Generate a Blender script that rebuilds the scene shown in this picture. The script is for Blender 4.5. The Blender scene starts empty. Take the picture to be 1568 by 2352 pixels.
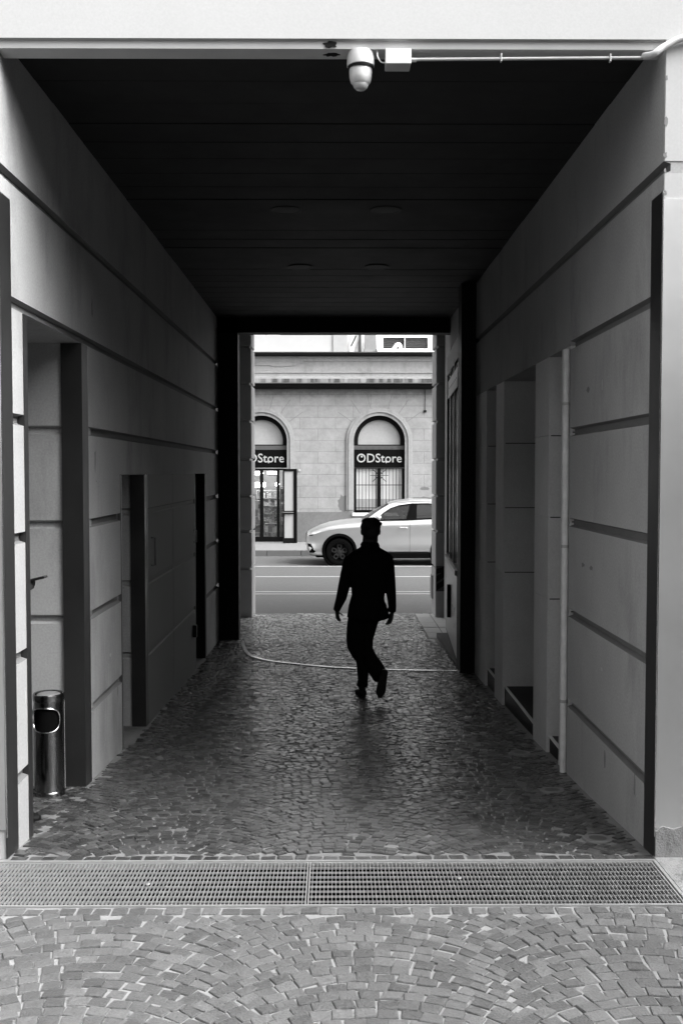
import bpy, bmesh, math, random
from mathutils import Vector, Matrix
random.seed(7)
R = math.radians
scene = bpy.context.scene
col = scene.collection

# ------------------------------------------------------------------ camera
PITCH, YAW, CZ, F = R(2.35), R(.353), 1.97, 2270.0      # F in units of a 2352 px tall frame
cam_d = bpy.data.cameras.new('camera'); cam = bpy.data.objects.new('camera', cam_d); col.objects.link(cam)
cam_d.sensor_fit = 'VERTICAL'; cam_d.sensor_height = 36; cam_d.sensor_width = 24
cam_d.lens = F / 2352 * 36; cam_d.clip_end = 500; cam_d.clip_start = .05
cam.location = (0, 0, CZ); cam.rotation_euler = (R(90) - PITCH, 0, -YAW)
scene.camera = cam

# ------------------------------------------------------------------ light
SUN_EL, SUN_AZ = R(44), R(112)          # azimuth: clockwise from +Y (north); sun stands behind the camera
w = bpy.data.worlds.new('World'); scene.world = w; w.use_nodes = True
nt = w.node_tree; nt.nodes.clear()
sky = nt.nodes.new('ShaderNodeTexSky'); sky.sky_type = 'NISHITA'; sky.sun_disc = False
sky.sun_elevation = SUN_EL; sky.sun_rotation = SUN_AZ; sky.air_density = 1.0; sky.dust_density = 4.0
bw = nt.nodes.new('ShaderNodeRGBToBW'); bg = nt.nodes.new('ShaderNodeBackground'); wo = nt.nodes.new('ShaderNodeOutputWorld')
bg.inputs['Strength'].default_value = .15  # sky
nt.links.new(sky.outputs[0], bw.inputs[0]); nt.links.new(bw.outputs[0], bg.inputs['Color']); nt.links.new(bg.outputs[0], wo.inputs[0])
sl = bpy.data.lights.new('sun', 'SUN'); sl.energy = 1.05; sl.angle = R(40); sl.color = (1, 1, 1)
sun = bpy.data.objects.new('sun', sl); col.objects.link(sun)
sd = Vector((math.sin(SUN_AZ) * math.cos(SUN_EL), math.cos(SUN_AZ) * math.cos(SUN_EL), math.sin(SUN_EL)))
sun.rotation_euler = sd.to_track_quat('Z', 'Y').to_euler(); sun.location = (0, -3, 12)
scene.view_settings.view_transform = 'Standard'; scene.view_settings.look = 'None'
scene.view_settings.exposure = 2.3; scene.view_settings.gamma = 1
scene.cycles.max_bounces = 8; scene.cycles.diffuse_bounces = 5
scene.cycles.use_denoising = True

# ------------------------------------------------------------------ helpers
def ray(px, py):
    x = (px - 784) / F; z = -(py - 1176) / F; y = 1.
    y, z = y * math.cos(PITCH) + z * math.sin(PITCH), -y * math.sin(PITCH) + z * math.cos(PITCH)
    return x * math.cos(YAW) + y * math.sin(YAW), -x * math.sin(YAW) + y * math.cos(YAW), z
def at(px, py, Y):
    r = ray(px, py); k = Y / r[1]; return Vector((r[0] * k, Y, CZ + r[2] * k))

def mat(name, c, rough=.7, metal=0, var=0, vscale=4, bump=0, bscale=60, spec=.5, island=0, emit=0, alpha=1, trans=0, rare=0, grain=0, gscale=80, stain=0, stain_scale=1.2):
    m = bpy.data.materials.new(name); m.use_nodes = True
    n = m.node_tree.nodes; l = m.node_tree.links; b = n['Principled BSDF']
    b.inputs['Base Color'].default_value = (c, c, c, 1); b.inputs['Roughness'].default_value = rough
    b.inputs['Metallic'].default_value = metal; b.inputs['Specular IOR Level'].default_value = spec
    if emit:
        b.inputs['Emission Color'].default_value = (1, 1, 1, 1); b.inputs['Emission Strength'].default_value = emit
    if alpha < 1: b.inputs['Alpha'].default_value = alpha
    if trans: b.inputs['Transmission Weight'].default_value = trans
    tc = n.new('ShaderNodeTexCoord')
    val = None
    def math_(op, a, bb):
        q = n.new('ShaderNodeMath'); q.operation = op
        for i, v in enumerate((a, bb)):
            if isinstance(v, (int, float)): q.inputs[i].default_value = v
            else: l.new(v, q.inputs[i])
        return q.outputs[0]
    f = None
    if var:
        t = n.new('ShaderNodeTexNoise'); t.inputs['Scale'].default_value = vscale; t.inputs['Detail'].default_value = 8; t.inputs['Roughness'].default_value = .62
        l.new(tc.outputs['Object'], t.inputs['Vector'])
        f = math_('ADD', math_('MULTIPLY', math_('SUBTRACT', t.outputs['Fac'], .5), var * 3), 1)
    if stain:
        t = n.new('ShaderNodeTexNoise'); t.inputs['Scale'].default_value = stain_scale; t.inputs['Detail'].default_value = 10; t.inputs['Roughness'].default_value = .7
        mp = n.new('ShaderNodeMapping'); mp.inputs['Scale'].default_value = (1, 1, .35); mp.inputs['Location'].default_value = (3, 1, 7)
        l.new(tc.outputs['Object'], mp.inputs[0]); l.new(mp.outputs[0], t.inputs['Vector'])
        r = n.new('ShaderNodeValToRGB'); r.color_ramp.elements[0].position = .52; r.color_ramp.elements[1].position = .72
        l.new(t.outputs['Fac'], r.inputs[0])
        s = math_('SUBTRACT', 1, math_('MULTIPLY', r.outputs[0], stain))
        f = s if f is None else math_('MULTIPLY', f, s)
    if island:
        g = n.new('ShaderNodeNewGeometry')
        s = math_('ADD', math_('MULTIPLY', math_('SUBTRACT', g.outputs['Random Per Island'], .5), island * 2), 1)
        f = s if f is None else math_('MULTIPLY', f, s)
    if grain:
        t = n.new('ShaderNodeTexNoise'); t.inputs['Scale'].default_value = gscale; t.inputs['Detail'].default_value = 3
        l.new(tc.outputs['Object'], t.inputs['Vector'])
        q = math_('ADD', math_('MULTIPLY', math_('SUBTRACT', t.outputs['Fac'], .5), grain * 3), 1)
        f = q if f is None else math_('MULTIPLY', f, q)
    if rare:
        g = n.new('ShaderNodeNewGeometry')
        q = math_('GREATER_THAN', math_('FRACT', math_('MULTIPLY', g.outputs['Random Per Island'], 37.0), 0), 1 - rare)
        f = math_('MULTIPLY', f, math_('ADD', 1, math_('MULTIPLY', q, 1.6)))
    if f is not None:
        v = math_('MULTIPLY', f, c)
        cb = n.new('ShaderNodeCombineColor')
        for i in range(3): l.new(v, cb.inputs[i])
        l.new(cb.outputs[0], b.inputs['Base Color'])
        if rough < .9: l.new(math_('MULTIPLY', f, rough), b.inputs['Roughness'])
    if bump:
        t = n.new('ShaderNodeTexNoise'); t.inputs['Scale'].default_value = bscale; t.inputs['Detail'].default_value = 6
        l.new(tc.outputs['Object'], t.inputs['Vector'])
        bp = n.new('ShaderNodeBump'); bp.inputs['Strength'].default_value = bump; bp.inputs['Distance'].default_value = .01
        l.new(t.outputs['Fac'], bp.inputs['Height']); l.new(bp.outputs[0], b.inputs['Normal'])
    return m

M = {
 'plaster': mat('plaster', .365, .9, var=.14, vscale=1.7, bump=.12, bscale=220, stain=.32, stain_scale=1.8, grain=.16, gscale=75),
 'white_plaster': mat('white_plaster', .45, .9, grain=.05, gscale=90, var=.03, vscale=2, bump=.05, bscale=160),
 'fascia': mat('fascia_plaster', .46, .9, var=.07, vscale=5, bump=.1, bscale=150),
 'slab': mat('stone_slab', .62, .75, grain=.1, gscale=60, var=.08, vscale=5, bump=.15, bscale=120),
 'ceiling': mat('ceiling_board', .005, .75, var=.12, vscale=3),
 'black': mat('black_paint', .007, .6, spec=.2, var=.1, vscale=6),
 'dark': mat('dark_metal', .045, .42, metal=.6, var=.25, vscale=2.5, bump=.1, bscale=8),
 'steel': mat('steel', .6, .38, metal=.75, var=.10, vscale=1.5, bump=.35, bscale=1.6),
 'brushed': mat('brushed_steel', .20, .36, metal=1, var=.25, vscale=3, bump=.2, bscale=4),
 'bright_steel': mat('bright_steel', .75, .25, metal=1, var=.1, vscale=30),
 'bin': mat('polished_steel', .26, .2, metal=1, var=.3, vscale=9, bump=.05, bscale=12),
 'galv': mat('galvanised_steel', .42, .5, metal=.55, var=.15, vscale=14),
 'pier_stone': mat('pier_stone', .4, .85, var=.1, vscale=4, bump=.3, bscale=60),
 'ringstone': mat('ring_metal', .17, .5, var=.2, vscale=12),
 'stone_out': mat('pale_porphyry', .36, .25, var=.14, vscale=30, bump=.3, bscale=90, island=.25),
 'joint_plaster': mat('joint_plaster', .17, .9, var=.1, vscale=6),
 'dark_ground': mat('dark_unseen_ground', .06, .9, var=.15, vscale=5, bump=.5, bscale=80),
 'lens_grey': mat('lens_grey', .07, .5),
 'nosing_metal': mat('nosing_metal', .75, .4, metal=.2),
 'scuff_dark': mat('scuff_dark', .2, .9), 'scuff_light': mat('scuff_light', .44, .9),
 'pit': mat('pit_dark', .004, .95, spec=.05),
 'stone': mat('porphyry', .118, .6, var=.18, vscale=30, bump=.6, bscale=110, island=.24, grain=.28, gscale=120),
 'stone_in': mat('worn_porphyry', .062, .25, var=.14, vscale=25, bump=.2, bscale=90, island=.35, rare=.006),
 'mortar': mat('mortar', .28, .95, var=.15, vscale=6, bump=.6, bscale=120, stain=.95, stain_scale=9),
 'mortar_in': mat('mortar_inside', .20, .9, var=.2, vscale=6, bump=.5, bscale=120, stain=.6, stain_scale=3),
 'ground': mat('courtyard_ground', .2, .9, var=.15, vscale=6),
 'asphalt': mat('asphalt', .062, .85, grain=.25, gscale=12, var=.14, vscale=2, bump=.5, bscale=60),
 'sidewalk': mat('sidewalk', .14, .85, var=.12, vscale=2, bump=.3, bscale=60),
 'kerb': mat('kerb_stone', .09, .8, var=.15, vscale=4),
 'line': mat('road_line_and_lit_strip', .22, .7, var=.18, vscale=5),
 'black_stone': mat('black_stone', .005, .4, spec=.1),
 'void': mat('door_dark_glass', .01, .15),
 'white_plastic': mat('white_plastic', .6, .35, var=.02, vscale=10),
 'grey_plastic': mat('grey_plastic', .4, .5, var=.05, vscale=14),
 'pipe': mat('pipe_paint', .4, .45, var=.15, vscale=20),
 'dome': mat('camera_dome', .5, .08, spec=.8),
 'cloth': mat('dark_suit', .006, .95, spec=.1, var=.1, vscale=40),
 'trouser': mat('dark_trousers', .006, .95, spec=.1, var=.1, vscale=40),
 'skin': mat('skin', .03, .6, var=.05, vscale=30),
 'hair': mat('hair', .008, .75, bump=.6, bscale=200),
 'shoe': mat('shoe_leather', .006, .7, spec=.2),
 'paint': mat('car_paint', .68, .3, metal=.85, spec=.7, var=.01, vscale=3),
 'tyre': mat('tyre', .003, .9, spec=.03, bump=.2, bscale=80),
 'trim': mat('car_trim', .002, .7, spec=.03),
 'rim': mat('rim', .018, .6, spec=.1),
 'chrome': mat('chrome', .7, .15, metal=1),
 'glass': mat('car_glass', .02, .05, alpha=.55, spec=.4),
 'lampglass': mat('headlight_glass', .75, .12, spec=.9),
 'seat': mat('seat_fabric', .08, .8),
 'cloth_grey': mat('grey_shirt', .2, .9),
 'face_grey': mat('driver_skin', .2, .7),
 'sign': mat('sign_panel', .004, .7, spec=.03),
 'letter': mat('sign_letter', .34, .5),
 'panel': mat('frosted_panel', .30, .6, grain=.08, gscale=16, var=.10, vscale=1.1),
 'bright_panel': mat('white_frosted_pane', .55, .5, var=.06, vscale=1.5),
 'frame_dark': mat('window_frame', .006, .7, spec=.05),
 'brick': mat('dark_brick', .06, .8, var=.3, vscale=12),
 'leaf_glass': mat('door_pane', .3, .35, var=.05, vscale=4),
 'terrace_white': mat('terrace_white', .86, .7, var=.03, vscale=2),
 'screen': mat('screen_fabric', .36, .8, var=.09, vscale=1.6),
 'pier': mat('grey_pier', .2, .85, var=.25, vscale=3),
 'trim_stone': mat('cornice_stone', .25, .85, grain=.14, gscale=16, var=.14, vscale=2.2, bump=.5, bscale=30, stain=.45, stain_scale=1.6),
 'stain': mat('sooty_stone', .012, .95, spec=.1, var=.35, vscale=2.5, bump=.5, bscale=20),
 'plinth': mat('plinth_plaster', .125, .9, grain=.14, gscale=14, var=.16, vscale=1.3, bump=.4, bscale=40),
 'patch': mat('bare_render', .12, .9, var=.08, vscale=6),
 'lamp': mat('lamp_glow', .9, .5, emit=5),
 'shopwall': mat('shop_inner_wall', .5, .8, var=.1, vscale=2),
 'goods': mat('goods', .45, .7, var=.35, vscale=9, island=.7),
 'crate': mat('crate', .7, .6, var=.1, vscale=8),
 'reflect_panel': mat('polished_panel', .26, .3, metal=.6, var=.25, vscale=2.5, bump=.3, bscale=3),
 'screenblack': mat('phone_black', .01, .3),
 'dark_blocker': mat('blocker_black', .05, .9, var=.1, vscale=1),
}

# facade: ashlar blocks as a brick texture (real joints of the plaster)
def facade_mat():
    m = bpy.data.materials.new('ashlar_plaster'); m.use_nodes = True
    n = m.node_tree.nodes; l = m.node_tree.links; b = n['Principled BSDF']; b.inputs['Roughness'].default_value = .9
    tc = n.new('ShaderNodeTexCoord'); mp = n.new('ShaderNodeMapping'); mp.inputs['Rotation'].default_value = (R(-90), 0, 0)
    l.new(tc.outputs['Object'], mp.inputs[0])
    sx = n.new('ShaderNodeSeparateXYZ'); cx = n.new('ShaderNodeCombineXYZ'); l.new(tc.outputs['Object'], sx.inputs[0])
    l.new(sx.outputs['X'], cx.inputs['X']); l.new(sx.outputs['Z'], cx.inputs['Y'])
    br = n.new('ShaderNodeTexBrick'); l.new(cx.outputs[0], br.inputs['Vector'])
    br.inputs['Scale'].default_value = 1; br.inputs['Brick Width'].default_value = 1.15; br.inputs['Row Height'].default_value = .372
    br.inputs['Mortar Size'].default_value = .011; br.inputs['Mortar Smooth'].default_value = .4
    br.inputs['Color1'].default_value = (.245, .245, .245, 1); br.inputs['Color2'].default_value = (.26, .26, .26, 1); br.inputs['Mortar'].default_value = (.185, .185, .185, 1)
    no = n.new('ShaderNodeTexNoise'); no.inputs['Scale'].default_value = 1.8; no.inputs['Detail'].default_value = 12; no.inputs['Roughness'].default_value = .82
    l.new(tc.outputs['Object'], no.inputs['Vector'])
    rp = n.new('ShaderNodeValToRGB'); rp.color_ramp.elements[0].position = .3; rp.color_ramp.elements[0].color = (.68, .68, .68, 1)
    rp.color_ramp.elements[1].position = .65; rp.color_ramp.elements[1].color = (1.08, 1.08, 1.08, 1); l.new(no.outputs['Fac'], rp.inputs[0])
    mx = n.new('ShaderNodeMix'); mx.data_type = 'RGBA'; mx.blend_type = 'MULTIPLY'; mx.inputs[0].default_value = 1
    l.new(br.outputs['Color'], mx.inputs[6]); l.new(rp.outputs[0], mx.inputs[7]); 
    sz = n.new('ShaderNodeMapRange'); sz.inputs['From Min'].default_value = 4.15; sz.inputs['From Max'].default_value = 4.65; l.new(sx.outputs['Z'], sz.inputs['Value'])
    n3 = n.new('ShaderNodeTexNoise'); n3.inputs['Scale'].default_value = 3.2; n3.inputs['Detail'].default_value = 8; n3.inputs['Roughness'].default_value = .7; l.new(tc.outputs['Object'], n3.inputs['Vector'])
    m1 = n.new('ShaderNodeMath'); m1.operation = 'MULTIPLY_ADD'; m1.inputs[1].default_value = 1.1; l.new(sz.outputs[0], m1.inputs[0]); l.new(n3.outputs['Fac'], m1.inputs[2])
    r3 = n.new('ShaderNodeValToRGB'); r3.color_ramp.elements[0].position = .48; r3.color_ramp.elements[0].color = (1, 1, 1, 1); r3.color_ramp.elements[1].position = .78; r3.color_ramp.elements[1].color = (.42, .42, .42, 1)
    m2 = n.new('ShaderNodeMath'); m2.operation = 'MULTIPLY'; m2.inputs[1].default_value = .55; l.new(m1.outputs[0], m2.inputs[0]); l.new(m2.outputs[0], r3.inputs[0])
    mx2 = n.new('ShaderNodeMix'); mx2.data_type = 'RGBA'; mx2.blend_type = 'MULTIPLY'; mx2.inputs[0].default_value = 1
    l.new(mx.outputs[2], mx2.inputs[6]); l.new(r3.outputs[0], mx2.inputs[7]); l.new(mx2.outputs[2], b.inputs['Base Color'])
    bp = n.new('ShaderNodeBump'); bp.inputs['Strength'].default_value = .5; bp.inputs['Distance'].default_value = .012
    n2 = n.new('ShaderNodeTexNoise'); n2.inputs['Scale'].default_value = 30; n2.inputs['Detail'].default_value = 6; l.new(tc.outputs['Object'], n2.inputs['Vector'])
    ad = n.new('ShaderNodeMath'); ad.operation = 'MULTIPLY_ADD'; ad.inputs[1].default_value = -1.0; l.new(br.outputs['Fac'], ad.inputs[0]); l.new(n2.outputs['Fac'], ad.inputs[2])
    l.new(ad.outputs[0], bp.inputs['Height']); l.new(bp.outputs[0], b.inputs['Normal'])
    return m
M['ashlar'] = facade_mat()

def tag(o, label=None, cat=None, group=None, kind=None):
    if label: o['label'] = label
    if cat: o['category'] = cat
    if group: o['group'] = group
    if kind: o['kind'] = kind
    return o
def empty(name, loc, label, cat, group=None, rz=0):
    o = bpy.data.objects.new(name, None); col.objects.link(o); o.location = loc; o.rotation_euler = (0, 0, rz)
    o.empty_display_size = .1
    return tag(o, label, cat, group)

class MB:
    def __init__(s): s.v = []; s.f = []
    def add(s, vs, fs):
        k = len(s.v); s.v += [tuple(v) for v in vs]; s.f += [tuple(k + i for i in f) for f in fs]; return s
    def box(s, x0, x1, y0, y1, z0, z1):
        return s.add([(x0,y0,z0),(x1,y0,z0),(x1,y1,z0),(x0,y1,z0),(x0,y0,z1),(x1,y0,z1),(x1,y1,z1),(x0,y1,z1)],
                     [(0,3,2,1),(4,5,6,7),(0,1,5,4),(1,2,6,5),(2,3,7,6),(3,0,4,7)])
    def prism(s, poly, a0, a1, axis='y'):       # poly of 2-D points extruded along an axis
        f = {'y': lambda p, a: (p[0], a, p[1]), 'x': lambda p, a: (a, p[0], p[1]), 'z': lambda p, a: (p[0], p[1], a)}[axis]
        n = len(poly)
        return s.add([f(p, a0) for p in poly] + [f(p, a1) for p in poly],
                     [tuple(range(n))] + [tuple(range(2*n-1, n-1, -1))] + [(i, (i+1) % n, n + (i+1) % n, n + i) for i in range(n)])
    def rings(s, rs, cap=True):
        n = len(rs[0]); vs = [p for r in rs for p in r]; fs = []
        for k in range(len(rs) - 1):
            for i in range(n): fs.append((k*n+i, k*n+(i+1) % n, (k+1)*n+(i+1) % n, (k+1)*n+i))
        if cap: fs += [tuple(range(n-1, -1, -1)), tuple(range((len(rs)-1)*n, len(rs)*n))]
        return s.add(vs, fs)
    def tube(s, pts, r, n=12, ref=(1, 0, 0), cap=True):   # pts: points or (x,y,z,rx,ry)
        P = [Vector(p[:3]) for p in pts]; rs = []
        prev = None
        for i, p in enumerate(P):
            t = (P[min(i+1, len(P)-1)] - P[max(i-1, 0)]).normalized()
            a = Vector(ref) if prev is None else prev
            a = (a - t * a.dot(t))
            if a.length < 1e-3: a = Vector((0, 1, 0)) - t * t.y
            a.normalize(); prev = a; b = t.cross(a)
            rx, ry = (pts[i][3], pts[i][4]) if len(pts[i]) > 3 else (r, r)
            rs.append([p + a * rx * math.cos(2*math.pi*k/n) + b * ry * math.sin(2*math.pi*k/n) for k in range(n)])
        return s.rings(rs, cap)
    def ell(s, c, rx, ry, rz, n=16, m=10):
        rs = []
        for j in range(1, m):
            th = math.pi * j / m
            rs.append([(c[0] + rx*math.sin(th)*math.cos(2*math.pi*k/n), c[1] + ry*math.sin(th)*math.sin(2*math.pi*k/n), c[2] - rz*math.cos(th)) for k in range(n)])
        return s.rings(rs)
    def lathe(s, prof, c=(0, 0, 0), axis='z', n=40, cap=True):   # prof: (r, h)
        rs = []
        for r, h in prof:
            ring = []
            for k in range(n):
                a = 2*math.pi*k/n; u, v = r*math.cos(a), r*math.sin(a)
                ring.append({'z': (c[0]+u, c[1]+v, c[2]+h), 'y': (c[0]+u, c[1]+h, c[2]-v), 'x': (c[0]+h, c[1]+u, c[2]+v)}[axis])
            rs.append(ring)
        return s.rings(rs, cap)
    def build(s, name, m, parent=None, smooth=False, bevel=0, angle=35):
        me = bpy.data.meshes.new(name); me.from_pydata(s.v, [], s.f); me.validate()
        bm = bmesh.new(); bm.from_mesh(me)
        bmesh.ops.recalc_face_normals(bm, faces=bm.faces)
        bm.to_mesh(me); bm.free(); me.update()
        if m: me.materials.append(M[m] if isinstance(m, str) else m)
        o = bpy.data.objects.new(name, me); col.objects.link(o)
        if parent: o.parent = parent
        if smooth:
            me.polygons.foreach_set('use_smooth', [True] * len(me.polygons))
            try: me.set_sharp_from_angle(angle=R(angle))
            except Exception: pass
        if bevel:
            b = o.modifiers.new('b', 'BEVEL'); b.width = bevel; b.segments = 2; b.limit_method = 'ANGLE'
        return o
def struct(name, mb, m, **k):
    return tag(mb.build(name, m, **k), kind='structure')
def bake(o):                                   # replace the mesh by its evaluated one
    dg = bpy.context.evaluated_depsgraph_get(); dg.update()
    me = bpy.data.meshes.new_from_object(o.evaluated_get(dg)); o.modifiers.clear(); o.data = me
    return o
def poly_mesh(outer, holes, y0, y1, fmap=None):   # plate in XZ with holes, thickness y0..y1
    bm = bmesh.new(); edges = []
    for loop in [outer] + holes:
        vs = [bm.verts.new((p[0], 0, p[1])) for p in loop]
        edges += [bm.edges.new((vs[i], vs[(i+1) % len(vs)])) for i in range(len(vs))]
    r = bmesh.ops.triangle_fill(bm, use_beauty=True, use_dissolve=False, edges=edges)
    faces = [g for g in r['geom'] if isinstance(g, bmesh.types.BMFace)] or list(bm.faces)
    if sum((f.normal.y for f in faces)) > 0: bmesh.ops.reverse_faces(bm, faces=list(bm.faces))
    ex = bmesh.ops.extrude_face_region(bm, geom=list(bm.faces))
    top = [g for g in ex['geom'] if isinstance(g, bmesh.types.BMVert)]
    for v in bm.verts: v.co.y = y0
    for v in top: v.co.y = y1
    if fmap:
        for v in bm.verts: v.co = fmap(v.co)
    bmesh.ops.recalc_face_normals(bm, faces=bm.faces)
    mb = MB(); bm.verts.ensure_lookup_table(); bm.verts.index_update()
    mb.add([v.co[:] for v in bm.verts], [tuple(v.index for v in f.verts) for f in bm.faces]); bm.free()
    return mb
def arc(cx, cz, r, a0, a1, n):
    return [(cx + r*math.cos(R(a0 + (a1-a0)*i/n)), cz + r*math.sin(R(a0 + (a1-a0)*i/n))) for i in range(n+1)]

# ------------------------------------------------------------------ floor profile (falls towards the street)
FP = [(-20, 0), (4.92, 0), (6.5, -.14), (8.7, -.29), (11.8, -.42), (14, -.46), (17.0, -.475)]
def fz(y):
    for (a, za), (b, zb) in zip(FP, FP[1:]):
        if y <= b: return za + (zb - za) * (y - a) / (b - a)
    return FP[-1][1]
XL, XR = -1.68, 1.64
JZ = [3.49, 2.85, 2.245, 1.615, .98, .34]

# ground sheets
mb = MB(); 
mb.box(-3.3, 3.3, 2.2, 4.405, -.4, -.006)
mb.box(1.63, 4, 4.41, 4.995, -.5, -.004)
struct('courtyard_ground', mb, 'mortar')
def strip(x0, x1, y0, y1, dz, n=24):
    mb = MB(); ys = [y0 + (y1-y0)*i/n for i in range(n+1)]
    vs = []; fs = []
    for y in ys: vs += [(x0, y, fz(y)+dz), (x1, y, fz(y)+dz), (x1, y, fz(y)+dz-.3), (x0, y, fz(y)+dz-.3)]
    for i in range(n):
        for k in range(4): fs.append((i*4+k, i*4+(k+1) % 4, (i+1)*4+(k+1) % 4, (i+1)*4+k))
    fs += [(0,1,2,3), (n*4+3, n*4+2, n*4+1, n*4)]
    return mb.add(vs, fs)
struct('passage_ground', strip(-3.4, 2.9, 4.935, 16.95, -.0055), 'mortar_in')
mb = MB(); mb.box(-60, 60, 16.955, 70, -.9, -.50); struct('road', mb, 'asphalt')
mb = MB(); mb.box(-14, -3.4, 4.94, 16.9, -.7, -.5).box(2.9, 14, 4.94, 16.9, -.7, -.5); struct('ground', mb, 'ground')

struct('courtyard_paving', MB().box(-14, 14, -14, 2.2, -.4, -.012).box(-14, -3.3, 2.2, 4.98, -.4, -.012).box(4.0, 14, 2.2, 4.98, -.4, -.012).box(3.3, 4.0, 2.2, 4.4, -.4, -.012), 'dark_ground')  # unseen ground, kept dark to cut light bounced into the passage
# cobbles
def stone(mb, cx, cy, w, d, ang, z, j=.0055, h=.0):
    ca, sa = math.cos(ang), math.sin(ang)
    tilt = (random.gauss(0, .035), random.gauss(0, .045)); hz = random.gauss(0, .0018) + h
    cs = [(-w/2, -d/2), (w/2, -d/2), (w/2, d/2), (-w/2, d/2)]
    cs = [(x + random.uniform(-j, j), y + random.uniform(-j, j)) for x, y in cs]
    loops = []
    for sc, dz in ((1.0, -.03), (.995, -.005), (.95, -.0004), (.82, .0008)):
        loops.append([(cx + (x*sc)*ca - (y*sc)*sa, cy + (x*sc)*sa + (y*sc)*ca, z(cy + (x*sc)*sa + (y*sc)*ca) + dz + hz + (x*tilt[0] + y*tilt[1])*sc) for x, y in cs])
    k = len(mb.v)
    for lp in loops: mb.v += lp
    for a in range(3):
        for i in range(4): mb.f.append((k+a*4+i, k+a*4+(i+1) % 4, k+a*4+4+(i+1) % 4, k+a*4+4+i))
    mb.f.append((k+12, k+13, k+14, k+15))
def pave(mb, x0, x1, y0, y1, xc0=.12, B=1.08, pitch=.080, sw=.090, keep=lambda x, y: True):
    Rr = B/2/math.sin(R(46)); nb = int((x1-x0)/B)+3
    for b in range(-nb, nb):
        xc = xc0 + b*B; off = random.uniform(0, pitch)
        for r in range(int((y1-y0)/pitch)+24):
            yc = y0 - Rr*1.1 + off + r*pitch
            n = int(2*Rr*R(46)/sw); shift = random.uniform(-.5, .5)
            ph = [-R(46) + (i+.5+shift)*2*R(46)/n for i in range(-1, n+1)]
            for p in ph:
                if abs(p) > R(46.5): continue
                x = xc + Rr*math.sin(p); y = yc + Rr*math.cos(p)
                x += random.gauss(0, .003); y += random.gauss(0, .003)
                if x < x0 or x > x1 or y < y0 or y > y1 or not keep(x, y): continue
                stone(mb, x, y, sw*random.uniform(.91, 1.0), pitch*math.cos(p)*.97, -p + random.gauss(0, .05), fz)
def row(mb, x0, x1, y, w=.10, d=.085, vert=False):
    x = x0
    while x < x1:
        ww = w*random.uniform(.8, 1.15); stone(mb, x+ww/2, y, ww*.88, d*.9, random.gauss(0, .03), fz, .005); x += ww
mb = MB()
pave(mb, -3.25, 3.25, 2.25, 4.31, pitch=.064, sw=.079)
row(mb, -3.25, 3.25, 4.36, .084, .070)
struct('courtyard_cobblestones', mb, 'stone')
mb = MB()
row(mb, XL+.02, XR-.02, 4.985, .082, .072)
def keep(x, y):
    for ly in FL_Y:
        if math.hypot(x-1.43, y-ly) < .11: return False
    if y > 14.3 and x > 1.35: return False
    return True
FL_Y = (5.31, 6.44, 7.58)
pave(mb, XL+.03, XR-.04, 5.05, 13.9, xc0=.05, B=.92, pitch=.058, sw=.067, keep=keep)
pave(mb, -3.0, XL+.02, 5.46, 6.56, xc0=.05, pitch=.060, sw=.068)
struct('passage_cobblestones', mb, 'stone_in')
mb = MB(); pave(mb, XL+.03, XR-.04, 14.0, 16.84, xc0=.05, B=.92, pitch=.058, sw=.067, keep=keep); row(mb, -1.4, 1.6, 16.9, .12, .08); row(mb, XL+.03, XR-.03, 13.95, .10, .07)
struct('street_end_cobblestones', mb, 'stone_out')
mb = MB()
for i, y in enumerate([14.35, 14.85, 15.4, 15.9, 16.4]):
    for x in (1.37, 1.62):
        mb.box(x, x+.235, y, y+.47, -.6, fz(y+.2)+.003)
struct('border_slabs', mb, 'slab')

# ------------------------------------------------------------------ passage building
PB = empty('passage_building', (0, 5, 0), 'white plastered building pierced by the dark covered passage', 'building')
def pb(mb, name, m, parent=None, **k):
    p = parent or PB
    o = mb.build(name, m, p, **k); o.matrix_parent_inverse = Matrix.Identity(4)
    o.location = -Vector((0, 5, 0)) if parent is None else (0, 0, 0)
    return o
def prof(face, sgn, z0, z1, th, gh, gd, zs=JZ):
    pts = [(face, z0)]
    for z in sorted(zs):
        if z - gh >= z0 - 1e-6 and z + gh <= z1 + 1e-6:
            pts += [(face, z-gh), (face + sgn*gd, z-gh*.62), (face + sgn*gd, z+gh*.62), (face, z+gh)]
    pts += [(face, z1), (face + sgn*th, z1), (face + sgn*th, z0)]
    out = []
    for p in pts:
        if not out or (abs(p[0]-out[-1][0]) + abs(p[1]-out[-1][1])) > 1e-5: out.append(p)
    return out
def groove_paint(o, face, sgn, gd=.035):
    o.data.materials.append(M['joint_plaster'])
    for p in o.data.polygons:
        d = (o.data.vertices[p.vertices[0]].co.x - face)*sgn
        if len(p.vertices) == 4 and all(gd*.9 < (o.data.vertices[i].co.x-face)*sgn < gd*1.1 or abs(o.data.vertices[i].co.x-face) < 1e-4 for i in p.vertices) and any(gd*.9 < (o.data.vertices[i].co.x-face)*sgn < gd*1.1 for i in p.vertices): p.material_index = 1
def rust(mb, face, sgn, a0, a1, z0, z1, th=.3, gh=.03, gd=.035, axis='y', zs=JZ):
    return mb.prism(prof(face, sgn, z0, z1, th, gh, gd, zs), a0, a1, axis)
ZT, ZC = 2.82, 4.16
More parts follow.
